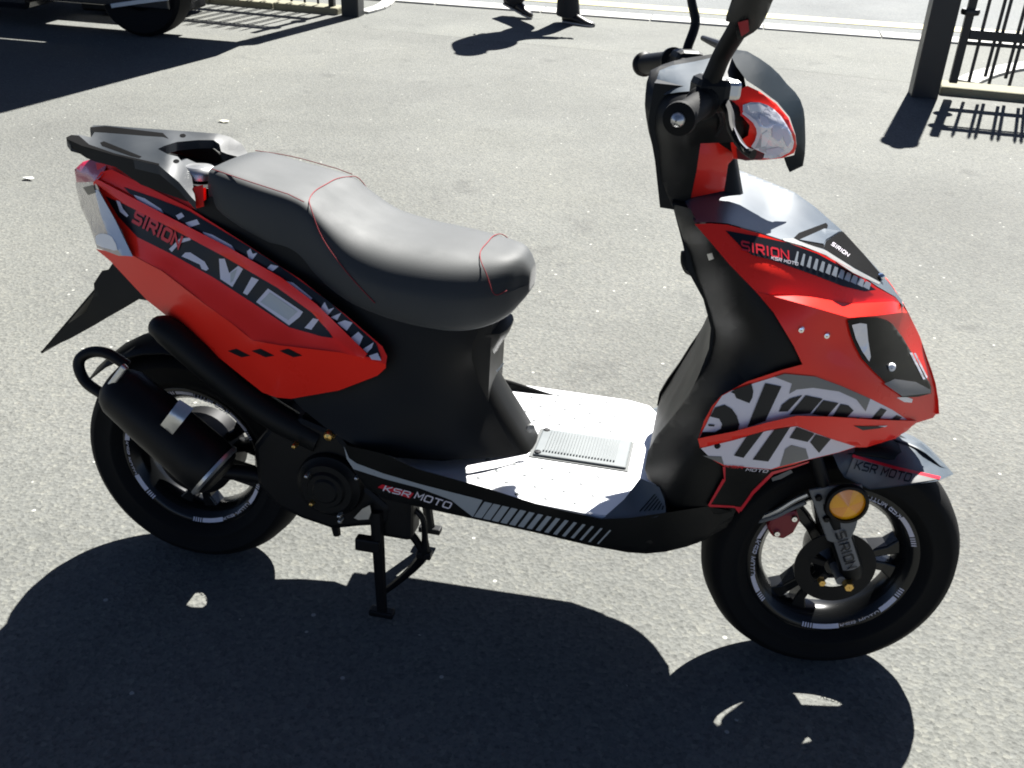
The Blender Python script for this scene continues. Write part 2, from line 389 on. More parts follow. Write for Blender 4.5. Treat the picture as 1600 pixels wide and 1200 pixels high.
# ------------------------------------------------------------------ iron posts and railings
IRON = mat('black_painted_iron', (.010,.011,.011), .42, var=(14,.3), bump=(40,.12,.002))
def post(c, wd, h, label, rz=0):
    r = empty('gate_post', (c[0], c[1], 0), rz)
    box('post_shaft', (0,0,h/2-.02), (wd,wd,h+.04), IRON, r, .008)
    lathe('post_cap', [(.001,h+.16),(.035,h+.15),(.05,h+.11),(.035,h+.07),(.03,h+.06),(wd*.62,h+.05),(wd*.62,h+.002),(0.001,h+.002)], (0,0,0), IRON, r, 24, 'z')
    return tag(r, label, 'gate post', 'gate posts')
def railing(a, ang, length, label, h=1.35, clear=.12, first=.09, name='iron_railing', step=.115, stile=True, alt=True):
    r = empty(name, (a[0], a[1], 0), ang)
    if stile:
        for xx in (.0, length):
            box('stile', (xx,0,(h+clear)/2+.02), (.046,.046,h-clear+.06), IRON, r, .004)
        for z in (.50, h-.2): lathe('hinge_collar', [(.001,z+.02),(.05,z+.016),(.055,z),(.05,z-.016),(.001,z-.02)], (0,0,0), IRON, r, 16, 'z')
    for z, t in ((.375,.055),(.325,.02),(h-.15,.055),(h-.22,.024)):
        box('rail', (length/2,0,z), (length-.05,t*.62,t), IRON, r, .003)
    x = first; i = 0
    while x < length-.04:
        z0 = clear if i%2 == 0 else clear+.04
        P = [(x,0,z0),(x,0,h-.02),(x,0,h+.05)]
        tube('bar', P, [.010,.010,.003], IRON, r, 6, 1, False)
        x += step*(.28 if (alt and i%2 == 1) else (.72 if alt else 1.)); i += 1
    return tag(r, label, 'railing', 'iron railings')
post((2.16,5.06), .155, 1.27, 'square black iron gate post standing next to the hung gate leaf')
railing((2.315,5.06), R(-1.5), 2.6, 'black iron gate leaf with bars ending just above the mossy edging stones', h=1.04, clear=.10)
post((-1.955,6.2), .14, 1.38, 'square black iron gate post beside the parked dark vehicle')
railing((-2.14,6.24), math.pi-R(3.8), 3.0, 'black iron railing on mossy stones behind the parked dark vehicle', h=1.04, clear=.06, first=.12)

# ------------------------------------------------------------------ litter
def scrap(px, size, label, col):
    c = G(*px); V = []; F = []; n = 9
    V.append((0,0,.012))
    for i in range(n):
        a = 2*math.pi*i/n; rr = size*random.uniform(.6,1.15); V.append((rr*1.5*math.cos(a), rr*.8*math.sin(a), random.uniform(.001,.012)))
    for i in range(n): F.append((0, 1+i, 1+(i+1)%n))
    o = mk('paper_scrap', V, F, mat('scrap_paper', col, .8), None, False, solid=.001); o.location = (c[0], c[1], .001)
    tag(o, label, 'scrap')
scrap((350,191), .022, 'small cream paper scrap lying on the tarmac behind the grab rail', (.75,.72,.55))
scrap((45,281), .018, 'small white paper scrap lying on the tarmac to the rear of the scooter', (.7,.7,.66))

# ------------------------------------------------------------------ the scooter
SCO = empty('motor_scooter', (0,0,.004)); SCO.rotation_euler = (LEAN,0,0)
tag(SCO, 'red and black motor scooter with grey seat and silver floorboard parked on tarmac', 'scooter')
def P3(px, py, y): return Vector(S(px, py, y))

# ---- wheels
def wheel(name, c, rz, Rt, wd, ang0, disc_y=None):
    w_ = empty(name, c, rz, SCO)
    h = wd/2; rr = .158
    tyre = lathe('tyre', [(rr-.004,-h*.62),(rr+.006,-h*.80),(rr+.016,-h*.955),(rr+.018,-h*.975),(rr+.022,-h*.975),(rr+.024,-h*.965),(rr+.034,-h*1.0),(Rt-.032,-h*1.02),(Rt-.030,-h*1.035),(Rt-.026,-h*1.02),(Rt-.014,-h*.86),(Rt-.004,-h*.5),(Rt,0),
                   (Rt-.004,h*.5),(Rt-.014,h*.86),(Rt-.035,h*1.02),(rr+.03,h),(rr+.006,h*.80),(rr-.004,h*.62)], (0,0,0), RUB, w_, 96)
    rim = lathe('rim', [(.152,-h*.72),(.158,-h*.70),(.158,-h*.62),(.140,-h*.55),(.132,-h*.2),(.132,h*.2),(.140,h*.55),(.158,h*.62),(.158,h*.70),(.152,h*.72),
                        (.146,h*.66),(.126,h*.3),(.124,0),(.126,-h*.3),(.143,-h*.66)], (0,0,0), BLG, w_, 96, closed=True)
    lathe('hub', [(.001,-.052),(.018,-.052),(.022,-.046),(.036,-.04),(.042,-.02),(.042,.02),(.036,.04),(.022,.046),(.018,.052),(.001,.052)], (0,0,0), BLG, w_, 32)
    for k in range(3):                         # three twin spokes
        a = ang0+k*2*math.pi/3
        sp = None
        for s in (-1, 1):
            P = [(.030, s*.10), (.075, s*.15), (.105, s*.17), (.132, s*.24)]
            wds = [.022, .018, .020, .034]; V = []; F = []
            for (r_, da), w2 in zip(P, wds):
                aa = a+da if r_ > .05 else a+s*.3
                for yy in (-.022, .022):
                    for e in (-1, 1):
                        V.append((r_*math.cos(aa)-e*w2/2*math.sin(aa), yy*(.8 if r_ > .1 else 1), r_*math.sin(aa)+e*w2/2*math.cos(aa)))
            for j in range(3):
                b0 = j*4; b1 = b0+4
                F += [(b0,b0+1,b1+1,b1),(b0+2,b1+2,b1+3,b0+3),(b0,b1,b1+2,b0+2),(b0+1,b0+3,b1+3,b1+1)]
            me = bpy.data.meshes.new('spoke'); me.from_pydata(V, [], F); me.update()
            bm = bmesh.new(); bm.from_mesh(me); bmesh.ops.recalc_face_normals(bm, faces=bm.faces); bm.to_mesh(me); bm.free()
            mko('spoke', me, BLG, w_, False, bev=.003)
    return w_, rim, h
FW, FRIM, fh = wheel('front_wheel', (WB,0,.2365), STEER, .2365, .112, R(0))
RW, RRIM, rh = wheel('rear_wheel', (0,0,.24), 0, .24, .124, R(25))
def arc_sticker(par, a0, a1, y, m=STK_W, r0=.1435, r1=.1515, n=24):
    V = []; F = []
    for i in range(n+1):
        a = a0+(a1-a0)*i/n
        V += [(r0*math.cos(a), y+.004, r0*math.sin(a)), (r1*math.cos(a), y, r1*math.sin(a))]
    for i in range(n): F.append((2*i, 2*i+1, 2*i+3, 2*i+2))
    return mk('rim_sticker', V, F, m, par, False, solid=.0006)
def arc_text(par, s, a0, a1, y, r0, r1, m):
    bm = text_bm(s, .02)
    for v in bm.verts:
        a = a0+(a1-a0)*v.co.x; r_ = r0+(r1-r0)*v.co.y; t = (r_-r0)/(r1-r0)
        v.co = Vector((r_*math.cos(a), y+.004*(1-t)-.0002*v.co.z, r_*math.sin(a)))
    for f in bm.faces:
        f.normal_update()
        if f.normal.y > 0: f.normal_flip()
    me = bpy.data.meshes.new('lettering'); bm.to_mesh(me); bm.free(); return mko('lettering', me, m, par, False)
ys = -fh*.735
for par, off in ((FRIM, 0), (RRIM, R(-22))):
    hh = -(fh if par is FRIM else rh)*.735
    for a in (90, 210, 330):
        b_ = R(a)+off
        if par is FRIM: b_ = R(a)-R(30)
        arc_sticker(par, b_-R(34), b_-R(15), hh); arc_sticker(par, b_+R(17), b_+R(32), hh)
        for k in range(4):
            arc_sticker(par, b_+R(33.5+k*2), b_+R(34.5+k*2), hh, n=2); arc_sticker(par, b_-R(35+k*2), b_-R(36+k*2), hh, n=2)
        arc_text(par, 'KSR MOTO', b_-R(14), b_+R(16), hh-.0012, .153, .142, STK_W)

# front brake, fork and reflector (they turn with the wheel)
FR = empty('front_fork', (WB,0,.2365), STEER, SCO)
def fl(v):                                      # scooter frame -> steered frame of the fork
    return Matrix.Rotation(-STEER,3,'Z')@(Vector(v)-Vector((WB,0,.2365)))
lathe('brake_disc', [(.045,-.058),(.074,-.058),(.074,-.054),(.045,-.054)], (0,0,0), BLM, FR, 48, closed=True)
for k in range(5): 
    a = R(20+72*k); box('disc_arm', (.036*math.cos(a), -.056, .036*math.sin(a)), (.03,.005,.012), BLM, FR, .001, rot=Matrix.Rotation(-a,3,'Y'))
for s in (-1, 1):
    top = fl(P3(1262,690,-.085)); top.y = -.085; bot = fl(P3(1330,893,-.085)); bot.y = -.085
    top.y *= -s*1; bot.y *= -s*1
    mid = top.lerp(bot, .60)
    tube('fork_tube', [top+(top-bot)*.5, mid], .013, BLM, FR, 14, 1, False)
    fk = tube('fork_slider', [top.lerp(bot,.42), top.lerp(bot,.46), bot, bot+(bot-top)*.06], [.019,.021,.021,.016], BLK, FR, 18, 1, False)
    if s < 0: FSL = (top.copy(), bot.copy(), fk)
tube('axle', [(0,-.10,0),(0,.10,0)], .009, STEEL, FR, 12, 1, False)
lathe('axle_nut', [(.001,-.114),(.008,-.114),(.010,-.111),(.010,-.100),(.001,-.100)], (0.012,0,-.004), GOLD, FR, 6)
lathe('drain_bolt', [(.001,-.110),(.006,-.110),(.007,-.108),(.007,-.098),(.001,-.098)], (-.035,0,-.002), GOLD, FR, 6)
cal = [fl(P3(px,py,-.075)) for px, py in ((1203,815),(1222,806),(1245,800),(1250,818),(1240,836),(1224,846),(1206,842),(1198,828))]
prism('brake_caliper', cal, (0,.035,0), CAL, FR, .005)
for q in ((1213,835),(1240,812)):
    c = fl(P3(*q,-.077)); lathe('caliper_bolt', [(.001,-.006),(.005,-.006),(.006,-.004),(.006,.002)], c, CHR, FR, 8)
# grey bracket with round amber reflector
FK = Const(-.112)
br = [fl(P3(px,py,-.108)) for px, py in ((1263,769),(1300,763),(1346,760),(1350,775),(1344,800),(1337,828),(1329,845),(1300,851),(1292,848))]
prism('reflector_bracket', br, (0,.006,0), STEEL, FR, .002)
for q in ((1278,780),(1290,813)):
    lathe('bracket_bolt', [(.001,-.006),(.005,-.006),(.0065,-.004),(.0065,.001)], fl(P3(*q,-.109)), BLM, FR, 6)
rc = fl(P3(1322,789,-.112))
rf = lathe('reflector', [(.001,.004),(.036,.004),(.038,-.002),(.036,-.008),(.031,-.009),(.031,-.003),(.001,-.003)], rc, BLK, FR, 32)
for k in range(6):
    a0 = R(20+60*k); a1 = a0+R(60); V = [(rc.x, rc.y-.012, rc.z)]
    for i in range(7):
        a = a0+(a1-a0)*i/6; V.append((rc.x+.0305*math.cos(a), rc.y-.004, rc.z+.0305*math.sin(a)))
    mk('reflector_facet', V, [(0,i,i+1) for i in range(1,7)], ORG if k%2 == 0 else ORD, rf, False)
# SIRION strip on the fork slider
t_, b2, fk = FSL
def forkpt(u, v):
    p = t_.lerp(b2, .62+.33*u); ax = (b2-t_).normalized(); sd = Vector((0,-1,0)); tr = ax.cross(sd)
    a = v*1.0; return p+(sd*math.cos(a)-tr*math.sin(a))*.0225
V = [forkpt(i/6., -.75+1.5*j/6) for i in range(7) for j in range(7)]
mk('fork_label', V, [(i*7+j, i*7+j+1, (i+1)*7+j+1, (i+1)*7+j) for i in range(6) for j in range(6)], STK_G, fk)
bm = text_bm('SIRION', .03)
for v in bm.verts:
    q = forkpt(.04+.92*v.co.x, (v.co.y-.5)*1.0); q.y -= .0036+.0002*v.co.z; v.co = q
me = bpy.data.meshes.new('lettering'); bm.to_mesh(me); bm.free(); mko('lettering', me, STK_B, fk, False)
tube('brake_hose', [P3(1262,775,-.09), P3(1240,785,-.085), P3(1215,800,-.08), P3(1190,810,-.07), P3(1165,812,-.06)], .005, ALU, SCO, 8)
tube('brake_hose', [P3(1258,788,-.085), P3(1235,798,-.08), P3(1205,812,-.078), P3(1160,822,-.06)], .004, STEEL, SCO, 8)

# front mudguard: curved over the tyre, mirrored to the far side
FM = Field([(1333,715,-.078),(1396,733,-.078),(1468,750,-.07),(1319,747,-.082),(1359,767,-.082),(1462,753,-.072),
            (1350,702,-.045),(1396,688,-.0),(1437,695,.012),(1462,718,.015),(1488,744,.0),(1400,712,-.045),(1440,722,-.040),(1300,700,-.07)])
GF1, GF2 = surf('front_mudguard', [(1300,712),(1325,690),(1350,688),(1396,684),(1437,693),(1462,716),(1489,744),(1470,752),(1462,755),(1410,762),(1359,768),(1319,749),(1310,735)], FM, NOSE, SCO, 0, 12, .004, 0, True)
decal('side_band', [(1333,717),(1396,735),(1464,752),(1410,760),(1359,766),(1321,747)], FM, STEEL, GF1)
decal('red_stripe', [(1332,713),(1396,731),(1469,747.5),(1467,752),(1396,735.5),(1331,717.5)], FM, STK_R, GF1, -.002)
lettering('KSR MOTO', (1333,736), (1420,757), (6,-15), FM, STK_B, GF1, -.0026, .02)
mudg = []
for i in range(15):
    a = R(66+i*6); rr = .262
    mudg.append([Vector((rr*math.cos(a), y_, rr*math.sin(a)-(abs(y_)/.07)**2*.02)) for y_ in (-.07,-.05,0,.05,.07)])
V = [v for r_ in mudg for v in r_]
mk('mudguard_liner', V, [(i*5+j, i*5+j+1, i*5+j+6, i*5+j+5) for i in range(14) for j in range(4)], BLK, FR, solid=.004)

# ---- unseen filler cores added inside the panels to block light
def ringbox(x, y, z0, z1, k=.03): return [Vector((x, sy, sz)) for sy, sz in ((-y,z0+k),(-y+k,z0),(y-k,z0),(y,z0+k),(y,z1-k),(y-k,z1),(-y+k,z1),(-y,z1-k))]
loft('filler_core', [ringbox(-.16,.035,.70,.80),ringbox(-.05,.06,.62,.82),ringbox(.1,.09,.55,.80),ringbox(.3,.115,.44,.76),ringbox(.5,.13,.38,.68),ringbox(.62,.06,.36,.66)], BLK, SCO)
loft('floor_filler_core', [ringbox(.42,.17,.325,.362,.012),ringbox(.7,.205,.315,.362,.012),ringbox(.93,.20,.315,.362,.012),ringbox(1.0,.14,.34,.40,.02)], BLK, SCO)
loft('front_filler_core', [ringbox(1.01,.10,.40,.86),ringbox(1.06,.16,.46,.84),ringbox(1.15,.14,.50,.78),ringbox(1.26,.08,.53,.70),ringbox(1.33,.03,.55,.62)], BLK, SCO)
prism('light_gap_fill', [(x_, y_, .356) for x_, y_ in ((.42,.236),(.86,.250),(.93,.234),(1.03,.165),(1.0,.1),(.42,.1))], (0,0,-.045), BLK, SCO, .004)  # added filler that blocks light between far skirt and floor
loft('belly_gap_fill', [ringbox(.60,.17,.318,.36,.012),ringbox(.80,.205,.312,.36,.012),ringbox(.95,.215,.312,.362,.012),ringbox(1.03,.175,.295,.46,.03),ringbox(1.085,.14,.33,.56,.03)], BLK, SCO)  # added to close light gaps in the ground shadow
tube('steering_column', [(1.12,0,.50),(1.02,0,.80),(.95,0,1.02)], .03, BLM, SCO, 14, 1, False)

# ---- floorboard
FZ = .37
def fq(px, py): v = SZ(px, py, FZ); return Vector(v)
fo = [(.42,-.165),(.52,-.195),(.655,-.214),(.86,-.228),(.905,-.220),(.955,-.16),(.965,0),(.955,.16),(.905,.245),(.86,.26),(.655,.262),(.40,.26)]
flo = prism('floorboard', [(x_, y_, FZ) for x_, y_ in fo], (0,0,-.012), SILV, SCO, .004)
# little grip bumps
gm = None
for x_ in [ .45+.052*i for i in range(9)]:
    for y_ in (-.20,-.165,-.13,-.095,.095,.13,.165,.20,.23):
        xx = x_+(.026 if round(y_*1000)%2 else 0)
        if xx > .86 or (xx < .62 and abs(y_) < .19): continue
        if gm is None:
            o = lathe('grip_bump', [(.0046,0),(.0036,.0014),(.001,.0018)], (0,0,0), mat('grip_dimple', (.10,.11,.115), .5), flo, 8, 'z'); gm = o.data
        else:
            o = bpy.data.objects.new('grip_bump', gm); COL.objects.link(o); o.parent = flo
        o.location = (xx, y_, FZ)
lid = [fq(850,671), fq(986,700), fq(976,743), fq(834,712)]
cx = sum(v.x for v in lid)/4; cy = sum(v.y for v in lid)/4
LIDM = mat('lid_plastic', (.095,.108,.112), .45, var=(20,.06))
lo = prism('battery_lid', [Vector((cx+sx*.088, cy+sy*.056, FZ+.001)) for sx, sy in ((-1,-1),(1,-1),(1,1),(-1,1))], (0,0,.006), LIDM, SCO, .004)
for k in range(24):
    x_ = cx-.070+k*.0058; box('lid_rib', (x_, cy, FZ+.0085), (.0026,.085,.004), LIDM, lo, 0)
LFR = mat('lid_groove', (.05,.055,.055), .6)
box('lid_groove', (cx-.001, cy, FZ+.0005), (.188,.122,.003), LFR, lo, 0)
for sx, sy in ((-1,-1),(-1,1)):
    lathe('lid_screw', [(.001,.0082),(.006,.0078),(.007,.0065)], (cx+sx*.08, cy+sy*.048, FZ+.001), BLM, lo, 10, 'z')
# grey foot ramps at the front of the floor
RAMP = mat('ramp_grey_plastic', (.10,.115,.125), .38, var=(12,.15), bump=(500,.2,.0006))
RA = Field([(1005,645,.235),(1040,632,.25),(1075,628,.24),(1012,690,.12),(1030,700,.09),(1062,660,.17),(1060,690,.08)])
surf('foot_ramp', [(1005,646),(1035,636),(1070,630),(1095,640),(1080,680),(1040,712),(1012,708)], RA, RAMP, SCO, 0, 10, .006)
RB = Field([(950,810,-.225),(975,785,-.20),(1003,755,-.16),(1030,765,-.19),(1040,790,-.215),(1040,803,-.225),(1000,785,-.19),(990,812,-.228)])
rmp = surf('foot_ramp', [(940,814),(975,783),(1000,750),(1030,764),(1038,785),(1040,803),(1025,811),(985,815)], RB, RAMP, SCO, 0, 10, .006)
for k in range(6):
    a = (998+k*7, 802-k*0.5); b_ = (1022+k*2.6, 775+k*3.6)
    decal('ramp_rib', [a, (a[0]+2.2,a[1]), (b_[0]+2.2,b_[1]), b_], RB, BLK, rmp)
for k in range(5): decal('ramp_rib', [(1046+k*6,640-k*1.2),(1048.5+k*6,639.5-k*1.2),(1062+k*5,668-k*5),(1059.5+k*5,669-k*5)], RA, BLK, SCO, -.001)

# ---- side skirts below the floor
SK = Field([(545,700,-.205),(650,742,-.225),(755,768,-.228),(850,796,-.232),(940,815,-.234),(1010,808,-.230),(1060,798,-.225),(1105,800,-.19),
            (555,748,-.19),(620,790,-.195),(700,805,-.205),(800,826,-.210),(900,850,-.212),(960,862,-.210),(1010,868,-.205),(1060,862,-.195),(1100,848,-.17),(1140,815,-.13),(850,812,-.236),(700,775,-.222)])
SKP = [(538,698),(600,712),(650,735),(755,764),(850,794),(940,814),(985,812),(1040,804),(1100,795),(1150,800),(1135,826),(1100,847),(1073,857),(1040,865),(1010,868),(980,866),(920,855),(840,836),(760,818),(700,805),(655,795),(600,782),(572,765),(552,738)]
SK1, SK2 = surf('side_skirt', SKP, SK, BLK, SCO, 0, 14, .006, 0, True); SK2.location.z = -.012
def z8(p): return zz(p, 480, 600, 4)
def z5(p): return zz(p, 520, 680, 10/3)
decal('silver_flash', z8([(230,400),(262,475),(310,508),(480,572),(700,636),(900,688),(1000,713),(1096,738),(1035,842),(960,785),(900,737),(820,707),(700,662),(480,604),(290,543),(248,480)]), SK, STK_S, SK1)
for k in range(15):
    t = k/14; xt = 790+t*650; wt = 40-t*31; yt = 356+t*148; xb = 755+t*632; yb = 440+t*136
    xb = xt-55-t*10; yb = yt+78-t*8
    decal('silver_slash', z5([(xt,yt),(xt+wt,yt+wt*.22),(xb+wt,yb+wt*.22),(xb,yb)]), SK, STK_S, SK1)
decal('red_badge', z8([(440,657),(470,639),(667,695),(640,727)]), SK, STK_R, SK1)
lettering('KSR', (597.5,770), (639,780.5), (5,-9), SK, STK_W, SK1)
lettering('MOTO', (646,781.5), (702,799), (6,-11), SK, STK_W, SK1)

# ---- cover under the seat
UC = Field([(318,330,-.10),(400,410,-.115),(480,475,-.13),(560,530,-.145),(660,560,-.140),(740,555,-.100),(750,540,-.085),(748,568,-.080),(762,602,-.076),(795,655,-.070),(836,713,-.060),
            (760,716,-.13),(690,722,-.16),(620,718,-.18),(545,697,-.185),(455,625,-.112),(530,613,-.140),(590,589,-.155),(400,560,-.10),(640,650,-.165),(700,640,-.135),(330,480,-.09),(740,640,-.105)])
UC1 = surf('under_seat_cover', [(300,330),(330,310),(480,390),(660,440),(760,480),(755,505),(738,540),(737,565),(748,600),(775,655),(808,714),(790,717),(760,718),(690,723),(620,718),(560,702),(520,680),(470,640),(400,560),(330,460)], UC, BLK, SCO, 0, 10, .005)
_a, UC2 = surf('under_seat_cover', [(300,330),(330,310),(480,390),(660,440),(720,480),(700,560),(700,640),(715,712),(690,723),(620,718),(560,702),(520,680),(470,640),(400,560),(330,460)], UC, BLK, SCO, 0, 10, .005, 0, True)
bpy.data.objects.remove(_a)
fr_ = []
for px,py,w_ in ((806,496,.062),(803,506,.060),(785,535,.056),(778,560,.054),(791,588,.056),(805,612,.057),(821,638,.058),(837,664,.058),(849,684,.058)):
    q = P3(px,py,.05); fr_.append([Vector((q.x+dx, y_, q.z)) for dx, y_ in ((-.13,-w_-.020),(-.03,-w_-.004),(-.008,-w_+.008),(0,-w_*.5),(.002,0),(0,w_*.5),(-.008,w_-.008),(-.03,w_+.004),(-.13,w_+.020))])
q = fr_[-1]; fr_.append([Vector((v.x+.004, v.y, .366)) for v in q])
fr_ = [[Vector(v) for v in r_] for r_ in zip(*[cat(col_, 4) for col_ in zip(*fr_)])]
fcv = loft('seat_front_cover', fr_, BLK, SCO, ang=60)
lathe('cover_screw', [(.001,-.004),(.0075,-.003),(.009,.001)], P3(829,672,-.045), STEEL, UC1, 12, (-.5,1,-.2))
decal('silver_tick', [(775,583),(786,570),(788,571),(777,584)], UC, STK_S, UC1)

# ---- seat
seat_st = [((323,270),.085,.790,.004),((345,277),.106,.780,.007),((400,297),.114,.745,.007),((450,313),.119,.715,.006),((478,327),.125,.700,.006),((505,352),.135,.685,.008),((545,384),.147,.662,.010),
           ((600,406),.152,.645,.012),((660,418),.148,.634,.013),((715,424),.134,.630,.013),((760,424),.110,.636,.012),((795,420),.080,.650,.010),((815,421),.052,.668,.008)]
rings = []
for (px,py), w_, zb, cr in seat_st:
    c = P3(px, py, -w_); x_, z_ = c.x, c.z
    rd = min(1., max(0., (px-470)/90.))           # the rider's part has a softer shoulder
    half = [(w_*.86, zb-.004), (w_*1.01, zb), (w_*1.05, zb+.25*(z_-zb)), (w_*1.055, zb+.55*(z_-zb)), (w_*1.03, z_-.012-.034*rd), (w_*(.94-.01*rd), z_+.004-.018*rd), (w_*(.74-.03*rd), z_+cr*.55-.001*rd), (w_*.4, z_+cr*.9)]
    ring = [(x_, -a, b_) for a, b_ in half]+[(x_, 0, z_+cr)]+[(x_, a, b_) for a, b_ in half[::-1]]
    rings.append([Vector(v) for v in ring])
tip = P3(838,440,0)
rings.append([Vector((tip.x-.006, v.y*.60, .703+(v.z-.705)*.5)) for v in rings[-1]])
dense = []
for k in range(len(rings[0])):
    dense.append(cat([r_[k] for r_ in rings], 5))
rings2 = [[Vector(dense[k][i]) for k in range(len(dense))] for i in range(len(dense[0]))]
seat = loft('seat', rings2, VIN, SCO, ang=70)
ss = seat.modifiers.new('smooth', 'SUBSURF'); ss.levels = 1; ss.render_levels = 1
def ring_at(px, py, w0):
    x_ = P3(px, py, -w0).x
    for i in range(len(rings2)-1):
        if rings2[i][4].x <= x_ <= rings2[i+1][4].x: return i
    return 0
def seat_seam(pts):
    """pts: (station index in rings2, profile index) along the seat surface"""
    P = []
    for i, k in pts:
        v = rings2[max(0,min(len(rings2)-1,i))][k]; c = rings2[max(0,min(len(rings2)-1,i))]; ctr = Vector((v.x, 0, (c[0].z+c[8].z)/2)); P.append(v+(v-ctr).normalized()*.0006)
    tube('stitching', P, .0009, STITCH, seat, 6, 4)
i0 = ring_at(470,320,.124)
seat_seam([(2,5),(8,5),(14,5),(i0-3,5),(i0+1,5)]); seat_seam([(2,11),(8,11),(14,11),(i0-3,11),(i0+1,11)])
seat_seam([(i0+16,2),(i0+12,3),(i0+7,4),(i0+3,5),(i0+1,6),(i0,7),(i0,8),(i0,9),(i0+1,10),(i0+3,11),(i0+7,12),(i0+12,13)])
n_ = len(rings2)
seat_seam([(n_-11,3),(n_-14,4),(n_-16,5),(n_-18,6),(n_-19,7),(n_-19,8),(n_-19,9),(n_-18,10),(n_-16,11),(n_-14,12),(n_-11,13)])

# ---- red rear side panels
row_rib = [(150,280,-.062),(272,352,-.108),(356,394,-.134),(440,442,-.157),(494,484,-.172),(572,562,-.190),(603,570,-.190)]
row_top = [(165,262,-.045),(250,305,-.085),(330,345,-.105),(450,430,-.140),(596,545,-.176)]
row_mid = [(164,308,-.060),(215,373,-.090),(269,400,-.106),(335,436,-.128),(395,475,-.146),(452,514,-.163),(518,530,-.176)]
row_crs = [(150,392,-.052),(209,403,-.100),(254,427,-.121),(320,478,-.149),(362,508,-.166),(395,535,-.178),(440,543,-.184),(533,554,-.191),(603,572,-.190)]
row_bot = [(150,392,-.052),(230,472,-.086),(320,544,-.112),(410,616,-.134),(455,626,-.142),(530,613,-.162),(590,590,-.180),(603,576,-.189)]
RPU = Field(row_rib+row_top+row_mid+row_crs, .1); RPL = Field(row_crs+row_bot, .02)
class Crease:                                    # upper facet above the crease line, lower facet below it
    def __call__(s, px, py):
        xs = [q[0] for q in row_crs]; yc = np.interp(px, xs, [q[1] for q in row_crs]); return RPU(px, py) if py < yc else RPL(px, py)
RP = Crease()
crs = [(q[0], q[1]) for q in row_crs]
UP = [(146,290),(158,272),(175,268),(210,285),(296,328),(390,388),(470,440),(540,495),(598,545),(605,560)]+crs[::-1][:-1]+[(206,402),(180,350)]
LO = crs+[(603,578),(590,590),(530,613),(455,626),(432,624),(410,616),(365,580),(320,544),(275,508),(230,472),(200,440),(173,411)]
RP1, RP2 = surfs('rear_side_panel', [(UP, RPU), (LO, RPL)], RED, SCO, 0, 7, .005, True, 12)
def r8(p): return zz(p, 140, 280, 10/3)
decal('dark_band', r8([(85,100),(150,128),(440,262),(720,400),(1000,560),(1180,700),(1268,838),(1210,830),(1040,782),(850,655),(650,525),(430,402),(250,312),(150,205)]), RP, STK_B, RP1, -.0012, 10)
decal('dark_band', r8([(180,52),(340,108),(520,178),(600,226),(830,362),(1000,470),(1250,650),(1495,868),(1520,945),(1440,935),(1180,662),(1000,527),(720,367),(440,228),(210,86)]), RP, STK_B, RP1, -.0012, 10)
# proud red rib between the two dark bands
rib = [(146,288),(152,283),(272,346),(356,389),(440,437),(494,478),(574,556),(566,566),(520,528),(488,492),(434,453),(350,404),(268,360),(200,325)]
surf('panel_rib', rib, RP, RED, RP1, -.007, 10, .008, ang=60)
LV = STK_L
for poly in ([(480,412),(500,393),(525,392),(600,440),(622,478),(608,488),(585,478),(575,455),(510,425)], [(675,425),(705,425),(728,500),(775,462),(800,478),(745,572),(682,530)],
             [(845,520),(882,535),(822,615),(800,603)], [(930,580),(1112,702),(1095,728),(1040,772),(868,650)], [(1165,735),(1195,742),(1155,795),(1120,785)]):
    decal('graphic_letter', r8(poly), RP, LV, RP1, -.002)
for poly in ([(735,500),(770,478),(748,540),(735,552)], [(940,600),(1085,700),(1035,745),(890,650)]):
    decal('graphic_fill', r8(poly), RP, STK_S, RP1, -.0026)
decal('graphic_letter', r8([(415,375),(470,320),(525,315),(528,328),(470,345),(430,390)]), RP, LV, RP1, -.002)
decal('graphic_letter', r8([(140,120),(160,128),(175,165),(205,200),(195,208),(160,180)]), RP, LV, RP1, -.002)
for poly in ([(232,92),(290,112),(372,165),(388,188),(330,165),(250,118)], [(590,285),(640,300),(740,355),(760,385),(700,370),(605,310)], [(500,238),(560,220),(575,245),(520,262)], [(450,200),(480,185),(495,205),(465,222)],
             [(820,388),(838,372),(850,400),(875,395),(850,430),(830,425)], [(925,475),(945,455),(985,465),(955,490)], [(1000,535),(1060,550),(1160,630),(1150,650),(1080,600),(1010,555)], [(1180,665),(1215,690),(1205,700)],
             [(1200,690),(1225,650),(1245,690),(1275,680),(1240,722)], [(1255,730),(1312,706),(1290,745)], [(1290,760),(1330,745),(1370,758),(1340,800)], [(1360,838),(1400,805),(1425,830),(1405,878)], [(1425,895),(1480,860),(1470,890),(1445,915)], [(1455,930),(1500,915),(1520,955),(1470,950)]):
    decal('graphic_letter', r8(poly), RP, LV, RP1, -.002)
lettering('SIRION', (205,352), (279,395), (9,-24), RP, STK_R, RP1, -.0034, .075)
for k, x_ in enumerate((720, 845, 990)):
    decal('air_slot', r8([(x_,905),(x_+45,893),(x_+118,930),(x_+72,938)]), RP, STK_B, RP1, -.001)

